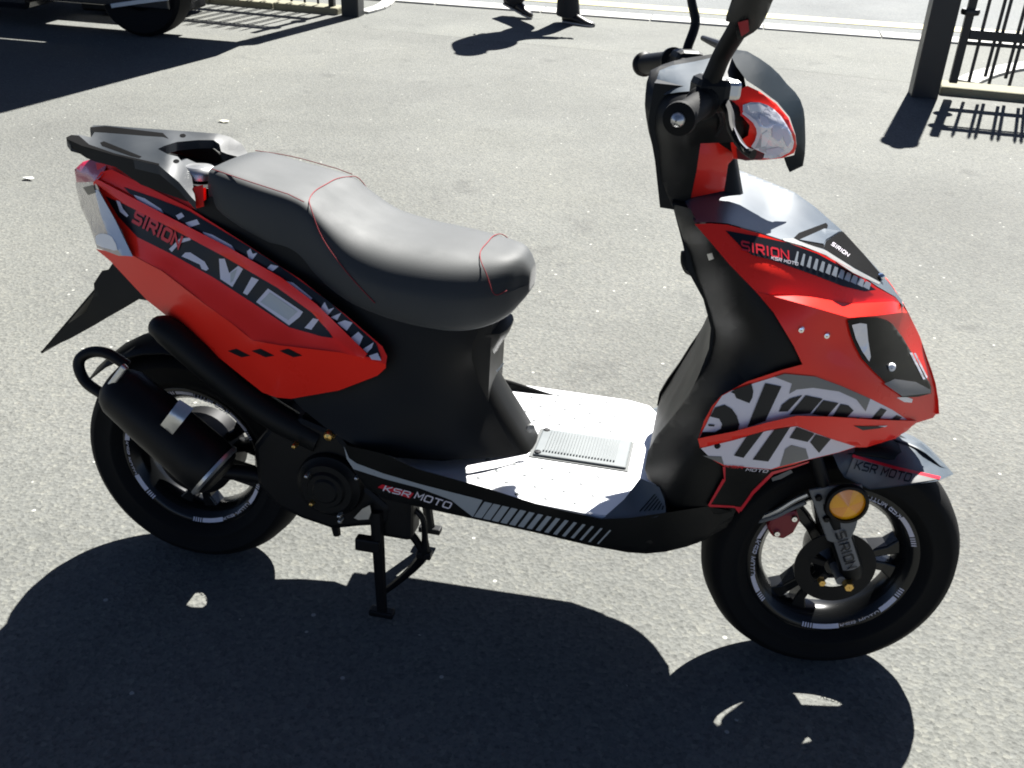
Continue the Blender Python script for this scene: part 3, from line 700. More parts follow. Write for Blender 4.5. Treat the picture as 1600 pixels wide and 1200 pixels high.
# ---- tail: red cover, light, rack
TC = Field([(150,262,-.02),(180,262,-.045),(221,288,-.07),(292,315,-.092),(318,300,-.09),(318,345,-.10),(160,275,-.045),(296,331,-.10),(200,285,-.068)])
surf('tail_cover', [(150,258),(182,258),(221,286),(292,312),(306,300),(322,296),(324,350),(300,336),(240,306),(190,284),(155,280)], TC, RED, SCO, .004, 10, .005, 0, True, ang=16)
TL = Field([(118,265,.045),(130,255,.05),(150,252,.03),(165,262,-.03),(150,285,-.064),(120,290,.03),(118,300,.035),(147,292,-.064),(207,402,-.102),(180,350,-.085),(152,388,-.052),(135,340,.02),(160,330,-.066),(128,320,.03)])
tl = surf('tail_light', [(117,268),(130,256),(150,250),(168,258),(162,275),(150,287),(120,288)], TL, LENSR, SCO, 0, 8, .006)
surf('rear_indicator', [(118,288),(149,287),(165,318),(190,362),(208,403),(186,403),(152,390),(140,355),(128,330),(121,305)], TL, LENSC, SCO, .001, 8, .006)
surf('indicator_side', [(148,300),(154,300),(180,346),(208,404),(190,402),(170,372),(158,340)], TL, mat('sky_tint_lens', (.20,.32,.55), .25, coat=.3), tl, -.003, 8, .003)  # blue sky reflection put into the lens colour
surf('indicator_bulb', [(150,372),(162,368),(176,374),(184,394),(170,392),(152,386)], TL, WHITE, tl, -.004, 8, .004, 2)
decal('lens_divider', [(130,296),(146,292),(150,304),(138,308)], TL, STK_B, tl, -.004)
def rackf(): pass
RK = Field([(105,222,-.055),(143,203,.052),(160,225,.0),(249,258,-.090),(215,205,.06),(290,210,.085),(341,214,.10),(371,223,.108),(388,244,.108),(247,234,-.02),(277,225,.03),(334,223,.075),(345,242,.07),(300,300,-.098),(275,262,-.085),(262,240,-.06),(200,228,-.02)])
RKP = [(104,218),(112,214),(125,214),(143,218),(148,210),(141,204),(146,199),(165,199),(215,203),(290,208),(341,212),(360,217),(378,228),(390,246),(372,248),(356,244),(346,240),(343,228),(334,222),(310,222),(277,225),(258,231),(247,236),(262,244),(278,248),(290,262),(300,280),(306,318),(300,312),(280,288),(249,262),(180,246),(135,233),(110,226)]
rk = surf('grab_rail', RKP, RK, GRY, SCO, 0, 7, .016, 0, False, ang=30, tdir=(0,0,-1))
mk('tail_tray', [(.20,-.09,.80),(-.06,-.07,.835),(-.06,.07,.835),(.20,.09,.80)], [(0,1,2,3)], BLK, SCO, False, solid=.006)
RKS = Field([(105,222,-.055),(135,249,-.058),(180,262,-.075),(249,260,-.091),(302,312,-.1),(307,319,-.1),(292,317,-.098),(221,291,-.085)])
surf('rail_side', [(104,220),(135,234),(180,247),(249,261),(280,287),(302,312),(308,320),(292,318),(221,292),(180,264),(150,256),(135,250),(112,234)], RKS, BLK, rk, -.002, 10, .004, 0, True)
decal('rail_slot', [(104,218),(112,214),(124,215),(140,229),(180,243),(249,259),(249,262),(180,246),(135,233),(110,226)], RK, MATB, rk, -.0012)
decal('rail_slot', [(157,226),(163,224),(222,248),(218,250),(205,247),(160,231)], RK, MATB, rk, -.0012)
decal('rail_slot', [(141,202),(165,200),(255,211),(264,220),(256,217),(225,215),(165,210),(146,209)], RK, MATB, rk, -.0012)
for q in ((286,215),(276,255)): decal('rail_bolt_hole', [(q[0]+5*math.cos(a), q[1]+3*math.sin(a)) for a in [i*math.pi/5 for i in range(10)]], RK, MATB, rk, -.0012)
CAPF = Const(-.03)
lathe('fuel_cap', [(.001,.012),(.024,.011),(.030,.006),(.032,0),(.032,-.01)], P3(312,272,-.035), ALU, SCO, 24, 'z')
box('lock_plate', P3(300,262,-.03)+Vector((0,0,-.006)), (.055,.05,.012), GRY, SCO, .005, rot=Matrix.Rotation(R(18),3,'Y'))
RC = Field([(300,300,-.085),(320,296,-.085),(318,328,-.1),(302,328,-.1)])
surf('rail_bracket', [(302,296),(318,292),(319,326),(304,330),(296,322),(305,316)], RC, RED, SCO, -.012, 0, .006, 0, True)

# ---- number plate carrier, rear mudguard
PH = Field([(65,553,-.035),(140,460,-.05),(180,430,-.055),(225,470,-.07),(150,500,-.05)])
surf('plate_carrier', [(63,553),(78,540),(105,510),(135,490),(148,462),(147,446),(152,438),(160,426),(170,424),(178,412),(210,440),(240,474),(215,470),(190,486),(150,510),(110,532)], PH, BLK, SCO, 0, 12, .006, 0, True)
qa, qb = P3(64,553,-.034), P3(150,452,-.05)
mk('plate_back', [qa, qb, (qb.x,-qb.y,qb.z), (qa.x,-qa.y,qa.z)], [(0,1,2,3)], BLK, SCO, False, solid=.004)
tube('rear_mudguard', [P3(243,515,-.115), P3(262,520,-.12), P3(310,560,-.12), P3(370,610,-.12), P3(430,652,-.12), P3(500,690,-.12)], [.018,.028,.030,.030,.029,.026], BLK, SCO, 18)
tube('rear_mudguard_stay', [P3(262,520,.11), P3(370,610,.11), P3(500,690,.11)], .024, BLK, SCO, 14)
rm = []
for i in range(12):
    a = R(25+i*10); rr = .268
    rm.append([Vector((rr*math.cos(a), y_, .24+rr*math.sin(a)-(abs(y_)/.08)**2*.02)) for y_ in (-.08,-.05,0,.05,.08)])
V = [v for r_ in rm for v in r_]
mk('wheel_hugger', V, [(i*5+j, i*5+j+1, i*5+j+6, i*5+j+5) for i in range(11) for j in range(4)], BLK, SCO, solid=.004)

lathe('brake_drum', [(.001,-.048),(.045,-.050),(.078,-.044),(.086,-.036),(.086,.03),(.001,.03)], (0,0,.24), BLM, SCO, 40)
# ---- silencer and engine
m0 = P3(186,610,-.175); m1 = P3(338,740,-.175); ax = (m1-m0); mu = empty('silencer', (0,0,0), 0, SCO)
L_ = ax.length
body = lathe('silencer_can', [(.001,-.02),(.028,-.02),(.042,-.008),(.050,.01),(.054,L_*.35),(.057,L_*.8),(.056,L_*.97),(.046,L_+.008),(.030,L_+.014),(.001,L_+.016)], m0, BLM, mu, 32, ax)
lathe('silencer_ring', [(.0570,L_*.965),(.0585,L_*.965),(.0585,L_*.99),(.054,L_*1.01)], m0, ALU, mu, 40, ax, arc=(0,2*math.pi))
surf('silencer_band', [(281,627),(303,641),(270,682),(251,667)], Field([(281,627,-.210),(303,641,-.210),(266,647,-.232),(287,661,-.232),(251,667,-.226),(270,682,-.226)], .0), ALU, mu, 0, 6, .004)
box('silencer_bracket', P3(185,590,-.20), (.012,.012,.055), ALU, mu, .003, rot=ax.to_track_quat('X','Z').to_matrix())
tube('tail_pipe', [P3(200,575,-.16), P3(170,556,-.16), P3(145,553,-.16), P3(127,562,-.165), P3(124,578,-.17), P3(135,600,-.175), P3(160,618,-.18), P3(185,632,-.185)], .0105, BLM, mu, 12)
tube('exhaust_pipe', [P3(345,738,-.15), P3(400,745,-.12), P3(450,760,-.10), P3(520,790,-.06)], .016, BLM, mu, 14)
eng = prism('engine_case', [P3(px,py,-.135) for px,py in ((395,700),(420,668),(470,655),(530,680),(560,720),(575,765),(610,795),(605,826),(560,828),(520,832),(470,815),(430,795),(400,760))], (0,.24,0), BLM, SCO, .012)
fc = P3(516,760,-.14)
lathe('fan_cover', [(.001,-.030),(.022,-.030),(.026,-.026),(.034,-.026),(.038,-.020),(.050,-.020),(.055,-.012),(.063,-.008),(.066,.0),(.066,.02)], fc, BLK, SCO, 40)
for q, r_ in (((515,683),.010),((479,747),.004),((557,750),.004),((487,790),.005),((530,809),.004),((531,817),.004),((460,700),.005)):
    lathe('engine_bolt', [(.001,-r_*1.1),(r_*.7,-r_*.9),(r_,-r_*.3),(r_,.012)], P3(*q,-.165 if r_ > .008 else -.17), GOLD if r_ > .0045 else ALU, eng, 10)
tube('engine_stud', [P3(520,800,-.10), P3(527,838,-.10)], [.012,.008], BLM, eng, 8, 1, False)
KC = Field([(552,812,-.15),(580,795,-.15),(578,815,-.15)])
surf('kick_gear_guard', [(553,812),(566,798),(578,792),(580,803),(576,814),(560,815)], KC, ALU, SCO, 0, 0, .012)
loft('swing_arm', [[P3(px,py,y) for px,py,y in ((400,730,-.10),(400,765,-.10),(400,765,-.06),(400,730,-.06))],[P3(px,py,y) for px,py,y in ((300,700,-.105),(300,730,-.105),(300,730,-.08),(300,700,-.08))]], BLM, SCO)
lathe('rear_axle_nut', [(.001,-.082),(.012,-.082),(.014,-.078),(.014,-.06)], (0,0,.24), STEEL, SCO, 6)

# ---- centre stand
cs = empty('centre_stand', (0,0,0), 0, SCO)
foot = P3(597,962,-.135); topn = P3(588,800,-.135); foot.z = max(foot.z, .016)
for s in (1, -1):
    a = Vector((topn.x, topn.y*s, topn.z)); b_ = Vector((foot.x, foot.y*s, foot.z))
    if s < 0: b_ = Vector((foot.x+.02, -foot.y, .05))
    tube('stand_leg', [a, b_], [.014,.011], BLM, cs, 8, 1, False)
    box('stand_foot', b_+Vector((.0,0,-.004)), (.05,.022,.014), BLM, cs, .003)
tube('stand_crossbar', [(topn.x, topn.y, topn.z-.06), (topn.x, -topn.y, topn.z-.06)], .012, BLM, cs, 10, 1, False)
box('stand_tab', P3(576,852,-.14), (.05,.022,.028), BLM, cs, .004)
box('stand_plate', P3(618,798,-.10), (.085,.06,.10), BLM, cs, .01)
tube('stand_lever', [P3(640,792,-.10), P3(660,812,-.10), P3(664,845,-.095), P3(663,866,-.09), P3(650,885,-.08), P3(625,908,-.07), P3(603,925,-.06)], [.006,.006,.007,.011,.010,.008,.007], BLM, cs, 8)
tube('stand_spring', [P3(625,825,-.11), P3(645,840,-.10), P3(662,866,-.09)], .008, BLM, cs, 8)
box('stand_stop', P3(663,868,-.09), (.03,.02,.016), BLM, cs, .003)

# ---- leg shield and front fairing
FFpts = [(1085,354,-.205),(1139,417,-.222),(1208,492,-.232),(1253,573,-.222),(1220,582,-.232),(1166,600,-.242),(1127,621,-.248),(1100,660,-.250),(1092,695,-.246),(1130,735,-.222),
    (1136,355,-.190),(1220,380,-.162),(1280,399,-.135),(1328,423,-.108),(1370,453,-.078),(1400,470,-.045),(1424,504,-.015),(1445,555,-.0),(1460,600,.0),(1464,645,-.0),(1457,655,-.01),
    (1200,430,-.205),(1280,450,-.160),(1330,500,-.140),(1300,540,-.180),(1300,600,-.190),(1380,560,-.110),(1400,620,-.105),(1340,640,-.160),(1420,658,-.065),
    (1180,660,-.232),(1250,650,-.205),(1250,720,-.185),(1190,750,-.200),(1330,702,-.118),(1107,792,-.200),(1154,804,-.150),(1240,732,-.180)]
lineA = [(1180,459,-.2245),(1195,463,-.220),(1260,466,-.182),(1330,478,-.132),(1395,474,-.060),(1407,478,-.036)]
lineB = [(1180,459,-.2245),(1195,463,-.220),(1260,481,-.208),(1326,500,-.168),(1372,496,-.118),(1405,492,-.060),(1417,492,-.024)]
upts = [q for q in FFpts if q[:2] in ((1085,354),(1139,417),(1136,355),(1220,380),(1280,399),(1328,423),(1370,453),(1400,470))]+lineA+[(1200,430,-.208),(1280,440,-.158)]
lpts = [q for q in FFpts if q[1] > 485 and q[:2] not in ((1330,500),)]+lineB
FU = Field(upts, .06); FM_ = Field(lineA+lineB, .005); FD = Field(lpts, .06)
class Fair:
    def __call__(s, px, py):
        ya = np.interp(px, [q[0] for q in lineA], [q[1] for q in lineA]); yb = np.interp(px, [q[0] for q in lineB], [q[1] for q in lineB])
        if px < 1180: return FU(px, py) if py < 440 else (FD(px, py) if py > 480 else FU(px, py))
        if py <= ya: return FU(px, py)
        return FM_(px, py) if py < yb else FD(px, py)
FF = Fair()
def z6(p): return zz(p, 1040, 300, 10/3)
def z7(p): return zz(p, 1060, 560, 3.478)
def z3(p): return zz(p, 1040, 280, 4)
def z4(p): return zz(p, 1080, 520, 4)
FA_U = [(1085,354),(1110,353),(1136,355),(1180,367),(1220,380),(1280,399),(1328,423),(1370,453),(1398,468),(1407,478)]+[q[:2] for q in lineA[::-1][1:]]+[(1139,417),(1112,385)]
FA_M = [q[:2] for q in lineA]+[q[:2] for q in lineB[::-1][:-2]]
FA_D = [q[:2] for q in lineB]+[(1424,504),(1436,528),(1445,555),(1454,580),(1460,600),(1464,625),(1465,645),(1457,656),(1431,664),(1399,688),(1353,702),(1336,702),(1310,710),(1261,722),(1240,729),(1204,737),(1129,731),(1112,721),(1097,704),(1090,690),(1100,660),(1112,638),(1127,621),(1166,600),(1220,582),(1253,573),(1240,545),(1208,492)]
FA1, FA2 = surfs('front_fairing', [(FA_U, FU), (FA_M, FM_), (FA_D, FD)], RED, SCO, 0, 7, .005, True, 14)
# upper dark band with SIRION
decal('dark_band', z3([(372,337),(560,370),(760,412),(950,482),(1150,592),(1312,706),(1240,716),(1100,682),(940,620),(800,570),(640,515),(540,490),(480,450)]), FF, STK_B, FA1, -.0012, 10)
lettering('SIRION', (1158,396), (1233,412), (-1,-18), FF, STK_R, FA1, -.002, .03)
lettering('KSR MOTO', (1204,409), (1246,419), (1,-5.5), FF, STK_W, FA1, -.002, .02)
for k in range(12):
    t = k/11; x_ = 820+t*430; yt = 465+t*185+(.25-(t-.5)**2)*-25; w2 = 9+t*22; hgt = 78-t*36
    decal('silver_slash', z3([(x_, yt), (x_+w2, yt+w2*.45), (x_-12+w2, yt+hgt+w2*.45), (x_-20, yt+hgt-6)]), FF, STK_S, FA1, -.002)
# white, grey and black lettering graphic
decal('graphic_ground', z7([(112,440),(150,370),(190,282),(235,216),(290,186),(400,150),(520,113),(575,96),(740,111),(880,161),(1040,231),(1160,291),(1240,344),(830,326),(640,322),(300,406)]), FF, STK_W, FA1, -.0012, 10)
decal('graphic_ground', z7([(120,500),(300,456),(480,405),(640,380),(820,446),(960,490),(870,520),(700,561),(540,600),(500,613),(250,592),(180,560)]), FF, STK_W, FA1, -.0012, 10)
for p_ in ([(520,113),(575,96),(740,111),(880,161),(1040,231),(1015,300),(965,235),(870,192),(730,172),(640,182),(600,205),(615,150)], [(548,600),(578,503),(612,482),(690,502),(706,556)], [(130,540),(232,545),(246,590),(180,560)], [(960,340),(985,345),(975,330)]):
    decal('graphic_grey', z7(p_), FF, STK_G, FA1, -.002, 10)
for p_ in ([(302,182),(395,150),(405,190),(400,225),(384,256),(312,228),(303,205),(283,196)], [(197,280),(250,264),(290,288),(316,325),(330,372),(318,408),(112,446),(128,412),(195,412),(228,395),(236,370),(220,340),(170,328)],
           [(470,147),(558,165),(470,352),(372,386)], [(372,432),(462,408),(352,552),(300,540)], [(544,302),(560,265),(605,230),(672,212),(592,300)], [(690,213),(782,232),(712,312),(600,318)],
           [(786,240),(868,255),(806,326),(724,316)], [(880,260),(922,268),(950,295),(912,332),(836,326)], [(520,398),(605,386),(486,572),(402,562)], [(640,385),(738,420),(700,466),(602,444)],
           [(744,424),(826,450),(762,525),(714,468)], [(1046,340),(1098,282),(1130,292),(1088,346)], [(1150,346),(1184,320),(1212,330),(1194,348)], [(160,370),(195,372),(193,382),(162,380)]):
    decal('graphic_letter', z7(p_), FF, STK_B, FA1, -.0026, 10)
lettering('KSR', (1130,733.5), (1160,736), (3,-4), FF, STK_R, FA1, -.0034, .02)
lettering('MOTO', (1164,739), (1198,742), (3,-5), FF, STK_W, FA1, -.0034, .02)
# proud red fin across the graphic
FIN = z7([(104,448),(170,434),(300,409),(480,360),(640,324),(830,329),(1050,344),(1240,350),(1295,352),(1240,405),(1180,440),(1100,470),(1020,491),(920,474),(820,441),(700,398),(640,374),(480,402),(300,452),(170,486),(116,497)])
surf('fairing_fin', FIN, FF, RED, FA1, -.014, 10, .016, ang=60)
decal('fin_slot', z7([(950,378),(1000,380),(1130,378),(1090,392),(1000,402)]), FF, STK_B, FA1, -.0155)
decal('fin_slot', z7([(1080,378),(1135,377),(1120,385)]), FF, STK_W, FA1, -.016)
# lower flap with red edging
FL = surf('lower_flap', z4([(195,835),(205,930),(110,1088),(270,1100),(298,1138),(385,1010),(500,890),(640,850),(735,818),(640,830),(480,850)]), FF, BLK, SCO, .002, 10, .006, 0, True)[0]
for a in ([(195,850),(212,850),(212,932),(205,940)], [(196,925),(212,935),(118,1090),(102,1092)], [(104,1084),(270,1094),(272,1106),(112,1100)], [(262,1096),(310,1102),(296,1140)], [(296,1120),(380,1000),(395,1012),(310,1130)], [(380,1000),(500,882),(515,895),(392,1018)], [(500,882),(640,845),(735,815),(730,825),(640,857),(515,897)]):
    decal('red_edging', z4(a), FF, STK_R, FL, .0005)
surf('fork_boot_plate', z4([(500,920),(620,868),(632,885),(560,925),(505,940)]), Const(-.13), STEEL, SCO, 0, 0, .004)
# leg shield
LS = Field([p for p in FFpts if p[0] < 1260 and p[:2] not in ((1200,430),)]+[(1049,324,-.10),(1070,387,-.115),(1079,429,-.12),(1100,471,-.125),(1112,516,-.12),(1109,549,-.125),(1094,585,-.135),(1076,621,-.15),(1050,662,-.15),(1018,700,-.14),(1007,735,-.15),(1012,752,-.165),(1030,762,-.19),(1060,795,-.222),(1100,800,-.20),(1140,500,-.205),(1160,570,-.222),(1120,600,-.20),(1060,720,-.232),(1090,640,-.215),(1050,760,-.23)])
LSP = [(1049,322),(1060,355),(1070,387),(1079,429),(1090,450),(1100,471),(1108,492),(1112,516),(1112,533),(1109,549),(1094,585),(1076,621),(1050,655),(1027,682),(1012,708),(1007,735),(1012,752),(1030,764),(1038,790),(1045,806),(1100,806),(1125,806),(1145,802),(1110,795),(1132,752),(1132,735),(1116,724),(1096,698),(1106,660),(1131,625),(1170,604),(1224,586),(1258,577),(1245,545),(1212,490),(1178,452),(1143,415),(1116,383),(1089,352),(1078,330)]
LS1, LS2 = surf('leg_shield', LSP, LS, BLK, SCO, .010, 12, .006, 0, True)
lv = loft('leg_shield_inner', [[Vector((P3(px,py,-.12).x-.004, y_, P3(px,py,-.12).z)) for y_ in (-w_,-w_*.5,0,w_*.5,w_)]+[Vector((P3(px,py,-.12).x+.02, y_, P3(px,py,-.12).z)) for y_ in (w_,w_*.5,0,-w_*.5,-w_)] for px,py,w_ in ((1052,326,.10),(1070,387,.115),(1079,429,.12),(1102,471,.12),(1114,516,.12),(1111,549,.12),(1096,585,.13),(1078,621,.14),(1046,668,.14),(1022,705,.13),(1012,735,.13))], BLK, SCO)
tube('bag_hook', [P3(1083,428,-.10), P3(1076,424,-.09), P3(1069,412,-.09), P3(1067,396,-.09)], [.008,.009,.007,.004], BLK, SCO, 8)
surf('hook_catch', [(1104,401),(1112,399),(1115,408),(1107,411)], LS, ALU, LS1, -.003, 0, .003)
for q in ((1251,519),(1291,528),(1186,742),(1120,700)):
    lathe('panel_screw', [(.001,-.0035),(.004,-.003),(.0055,.001)], P3(*q,FF(*q)-.001), CHR if q[1] < 600 else BLM, FA1, 12)
# lower headlamp in the fairing
hlp = z6([(945,680),(1010,668),(1100,665),(1150,680),(1182,702),(1230,765),(1280,850),(1340,945),(1380,1020),(1382,1060),(1310,1078),(1230,1080),(1150,1010),(1080,945),(1020,880),(985,815),(960,750)])
hl = surf('fairing_lamp', hlp, FF, GLASSD, SCO, -.004, 8, .006)
decal('lamp_reflector', z6([(968,705),(1010,695),(1045,700),(1052,780),(1066,870),(1058,895),(1020,840),(988,775)]), FF, LENS, hl, -.0055, 6)
decal('lamp_base', z6([(1135,1010),(1190,985),(1300,1000),(1376,1040),(1376,1058),(1230,1075)]), FF, STK_G, hl, -.0055, 6)
lathe('lamp_bulb', [(.001,-.006),(.006,-.004),(.007,.002)], P3(1392,577,FF(1392,577)-.006), WHITE, hl, 12)
for a in ([(1268,848),(1282,848),(1350,985),(1340,988)], [(1290,850),(1300,850),(1362,975),(1355,980)]): decal('lamp_prism', z6(a), FF, LENS, hl, -.0055, 6)
decal('position_lamp', z6([(1200,1082),(1250,1078),(1285,1090),(1280,1108),(1240,1105)]), FF, LENS, hl, -.002, 6)

# ---- gun-metal nose panel on top of the fairing
NP = Field([(1085,354,-.205),(1136,355,-.190),(1220,380,-.162),(1280,399,-.135),(1328,423,-.108),(1370,453,-.078),(1400,470,-.045),
            (1080,312,-.08),(1132,301,-.02),(1139,266,.09),(1167,275,.095),(1205,290,.095),(1241,305,.09),(1272,327,.08),(1312,362,.062),(1375,430,.02),(1383,441,.012),(1405,470,-.015),(1200,335,-.03),(1260,360,-.035),(1320,400,-.03)])
NPP = [(1070,318),(1085,352),(1110,351),(1136,353),(1180,365),(1220,378),(1280,397),(1328,421),(1370,451),(1398,467),(1412,484),(1408,472),(1385,441),(1376,430),(1345,396),(1312,361),(1272,326),(1241,304),(1205,289),(1167,274),(1139,264),(1128,290),(1100,305)]
npn = surf('nose_panel', NPP, NP, NOSE, SCO, 0, 5, .006, ang=60)
for p_ in ([(798,382),(830,350),(1000,286),(1012,300),(1008,320),(930,352),(850,386),(990,424),(985,448),(900,425)], [(985,448),(1000,400),(1095,338),(1110,345),(1230,475),(1345,610),(1340,655),(1180,570)]):
    decal('nose_vent', z3(p_), NP, MATB, npn, -.0022, 10)
surf('vent_blade', z3([(835,392),(990,322),(1088,336),(1000,390),(985,418)]), NP, NOSE, npn, -.008, 10, .006)
surf('vent_trim', z3([(725,388),(800,385),(830,402),(1000,460),(1180,575),(1340,660),(1330,672),(1170,600),(1000,490),(850,430),(740,400)]), NP, STEEL, npn, -.003, 10, .004)
lettering('SIRION', z3([(1030,425)])[0], z3([(1135,500)])[0], (4,-5), NP, STK_W, npn, -.003, .0)
lathe('nose_screw', [(.001,-.006),(.006,-.003),(.006,.003)], P3(1376,436,-.02), CHR, npn, 10)

# ---- handlebar cowl, headlight, visor
HC = Field([(1014,116,.03),(1008,150,-.0),(1008,187,-.01),(1019,232,-.03),(1032,282,-.05),(1049,324,-.07),(1034,104,.06),(1070,95,.08),(1121,87,.07),(1150,110,.02),(1060,130,-.03),(1100,130,-.04),
            (1040,200,-.10),(1070,200,-.13),(1100,190,-.135),(1140,170,-.12),(1150,222,-.09),(1095,228,-.105),(1060,260,-.10),(1080,312,-.09)])
HCP = [(1016,114),(1034,105),(1052,99),(1070,95),(1095,91),(1121,87),(1146,84),(1160,112),(1165,140),(1170,185),(1158,226),(1094,228),(1088,270),(1079,313),(1064,322),(1049,325),(1040,303),(1032,282),(1025,257),(1019,232),(1013,210),(1009,187),(1007,168),(1008,150),(1010,132)]
hc = surf('handlebar_cowl', HCP, HC, BLK, SCO, 0, 9, .006, ang=60)
surf('dash_hood', [(1030,114),(1050,106),(1085,100),(1120,92),(1121,100),(1112,120),(1100,146),(1085,146),(1060,148),(1035,152),(1022,140)], HC, NOSE, hc, -.006, 8, .006)
HB = Field([(1016,116,.03),(1150,84,.06),(1100,90,.08),(1060,100,.06),(1010,160,.03),(1020,230,.03),(1050,324,.06),(1110,310,.06)])
loft('cowl_core', [[Vector((c.x+dx, y_, c.z)) for dx, y_ in ((-.03,-.05),(.02,-.06),(.05,-.03),(.05,.03),(.02,.06),(-.03,.05))] for c in (P3(1062,320,0), P3(1055,250,0), P3(1045,190,0), P3(1055,130,0))], BLK, SCO)
surf('column_cover', [(1092,226),(1141,224),(1144,236),(1146,251),(1137,261),(1134,282),(1131,302),(1078,313),(1086,268)], Field([(1092,226,-.095),(1143,226,-.06),(1131,301,-.04),(1079,312,-.085),(1110,265,-.085)]), RED, SCO, .002, 9, .006, 0, True)
VS = Field([(1145,82,.07),(1167,84,.08),(1203,107,.075),(1229,135,.06),(1250,159,.04),(1257,187,.03),(1257,225,.02),(1254,262,.0),(1233,272,-.02),(1224,251,-.045),(1242,230,-.055),(1231,189,-.062),(1212,167,-.07),(1186,146,-.075),(1167,133,-.07),(1149,105,-.03),(1190,115,.0),(1225,155,-.01),(1246,200,-.02)])
surf('visor', [(1143,94),(1147,81),(1167,84),(1186,95),(1203,107),(1217,120),(1229,135),(1242,148),(1250,160),(1255,175),(1257,190),(1258,225),(1257,245),(1254,263),(1233,273),(1228,262),(1224,250),(1240,246),(1244,230),(1242,214),(1233,187),(1214,164),(1186,143),(1166,130),(1150,108)], VS, mat('visor_plastic', (.005,.009,.012), .5, spec=.035), SCO, 0, 9, .005, ang=60)
HL = Field([(1137,157,-.10),(1167,139,-.085),(1212,167,-.072),(1231,189,-.064),(1242,219,-.055),(1239,242,-.05),(1192,253,-.06),(1150,250,-.075),(1141,224,-.085),(1180,195,-.105),(1215,205,-.09),(1200,235,-.085)])
hr = surf('headlight_surround', [(1134,160),(1150,147),(1167,138),(1186,147),(1212,166),(1231,188),(1242,216),(1244,232),(1240,243),(1222,251),(1192,254),(1165,254),(1146,252),(1142,236),(1141,224),(1156,224),(1168,216),(1171,200),(1160,187),(1150,180),(1134,172)], HL, RED, SCO, -.004, 8, .006, ang=60)
surf('headlight_lens', [(1160,168),(1172,164),(1186,164),(1198,168),(1209,175),(1220,186),(1229,200),(1236,213),(1240,226),(1238,236),(1233,242),(1220,249),(1205,252),(1192,251),(1194,244),(1177,236),(1183,226),(1187,214),(1186,204),(1180,193),(1170,184),(1160,177)], HL, LENS, hr, -.010, 6, .006)
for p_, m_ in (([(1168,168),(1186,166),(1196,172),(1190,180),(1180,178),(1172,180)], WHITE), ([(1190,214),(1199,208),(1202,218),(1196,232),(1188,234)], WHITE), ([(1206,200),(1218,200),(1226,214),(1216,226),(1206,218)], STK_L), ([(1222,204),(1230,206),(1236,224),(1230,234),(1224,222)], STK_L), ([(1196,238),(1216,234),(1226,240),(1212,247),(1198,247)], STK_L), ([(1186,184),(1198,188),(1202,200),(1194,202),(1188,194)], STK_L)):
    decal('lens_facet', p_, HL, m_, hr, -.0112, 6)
decal('lens_rim', [(1161,178),(1170,184),(1181,193),(1187,204),(1188,214),(1184,226),(1178,237),(1173,233),(1179,224),(1182,213),(1181,205),(1176,196),(1167,188),(1159,182)], HL, STK_W, hr, -.0118, 6)
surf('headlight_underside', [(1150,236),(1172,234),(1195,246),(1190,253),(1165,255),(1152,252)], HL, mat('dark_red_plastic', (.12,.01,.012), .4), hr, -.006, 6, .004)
surf('headlight_housing', [(1120,140),(1165,140),(1210,170),(1235,200),(1238,240),(1195,250),(1150,246),(1120,226)], HL, BLK, SCO, .012, 9, .03)
# handlebar, grips, levers, mirrors
gR, gRi = P3(1060,191,-.335), P3(1104,160,-.185); gL, gLi = P3(1004,104,.30), P3(1062,98,.17)
tube('handlebar', [gRi, P3(1100,150,-.09), P3(1090,140,.0), P3(1070,110,.10), gLi], .011, BLM, SCO, 12)
for a, b_ in ((gR, gRi), (gL, gLi)):
    d = (b_-a).normalized(); L2 = (b_-a).length
    prof = [(.001,-.004),(.012,-.004),(.022,.0),(.023,.008),(.019,.012)]+[(.0175+.0012*(k%2), .014+k*.006) for k in range(int(L2*.72/.006))]+[(.022,L2*.78),(.024,L2*.80),(.024,L2*.84),(.015,L2*.86),(.012,L2)]
    gp = lathe('handle_grip', prof, a, RUB if a is gR else BLK, SCO, 24, d)
    if a is gR: lathe('bar_end', [(.001,-.014),(.006,-.012),(.009,-.008),(.010,-.003)], a, ALU, gp, 20, d)
box('switch_housing', P3(1108,150,-.19), (.05,.055,.05), BLK, SCO, .012, rz=R(20))
box('brake_reservoir', P3(1131,143,-.17), (.038,.045,.028), ALU, SCO, .007, rz=R(25))
box('switch_pod', P3(1072,100,.16), (.05,.06,.04), BLK, SCO, .012, rz=R(20))
tube('brake_lever', [P3(1125,150,-.19), P3(1138,180,-.22), P3(1142,205,-.25), P3(1152,225,-.275), P3(1164,240,-.29), P3(1176,246,-.30)], [.007,.007,.006,.006,.0055,.007], BLM, SCO, 10)
tube('lit_lever_edge', [P3(1146,205,-.262), P3(1155,226,-.285), P3(1166,240,-.30)], [.0015,.002,.004], CHR, SCO, 6)  # chrome strip stands in for light along the lever edge
for q in ([(1112,150,-.16),(1132,130,-.14),(1150,140,-.10),(1148,170,-.09),(1120,215,-.06)], [(1105,158,-.17),(1120,172,-.16),(1128,195,-.13),(1112,222,-.10)]):
    tube('control_cable', [P3(*v) for v in q], .0045, BLM, SCO, 8)
tube('brake_lever', [P3(1128,76,.14), P3(1114,70,.2), P3(1098,63,.27)], [.008,.007,.005], BLM, SCO, 10)
mr = empty('mirror', (0,0,0), 0, SCO)
tube('mirror_stalk', [P3(1100,152,-.20), P3(1114,122,-.205), P3(1128,90,-.215), P3(1146,60,-.235), P3(1160,36,-.25)], [.014,.014,.0135,.014,.015], BLK, mr, 12)
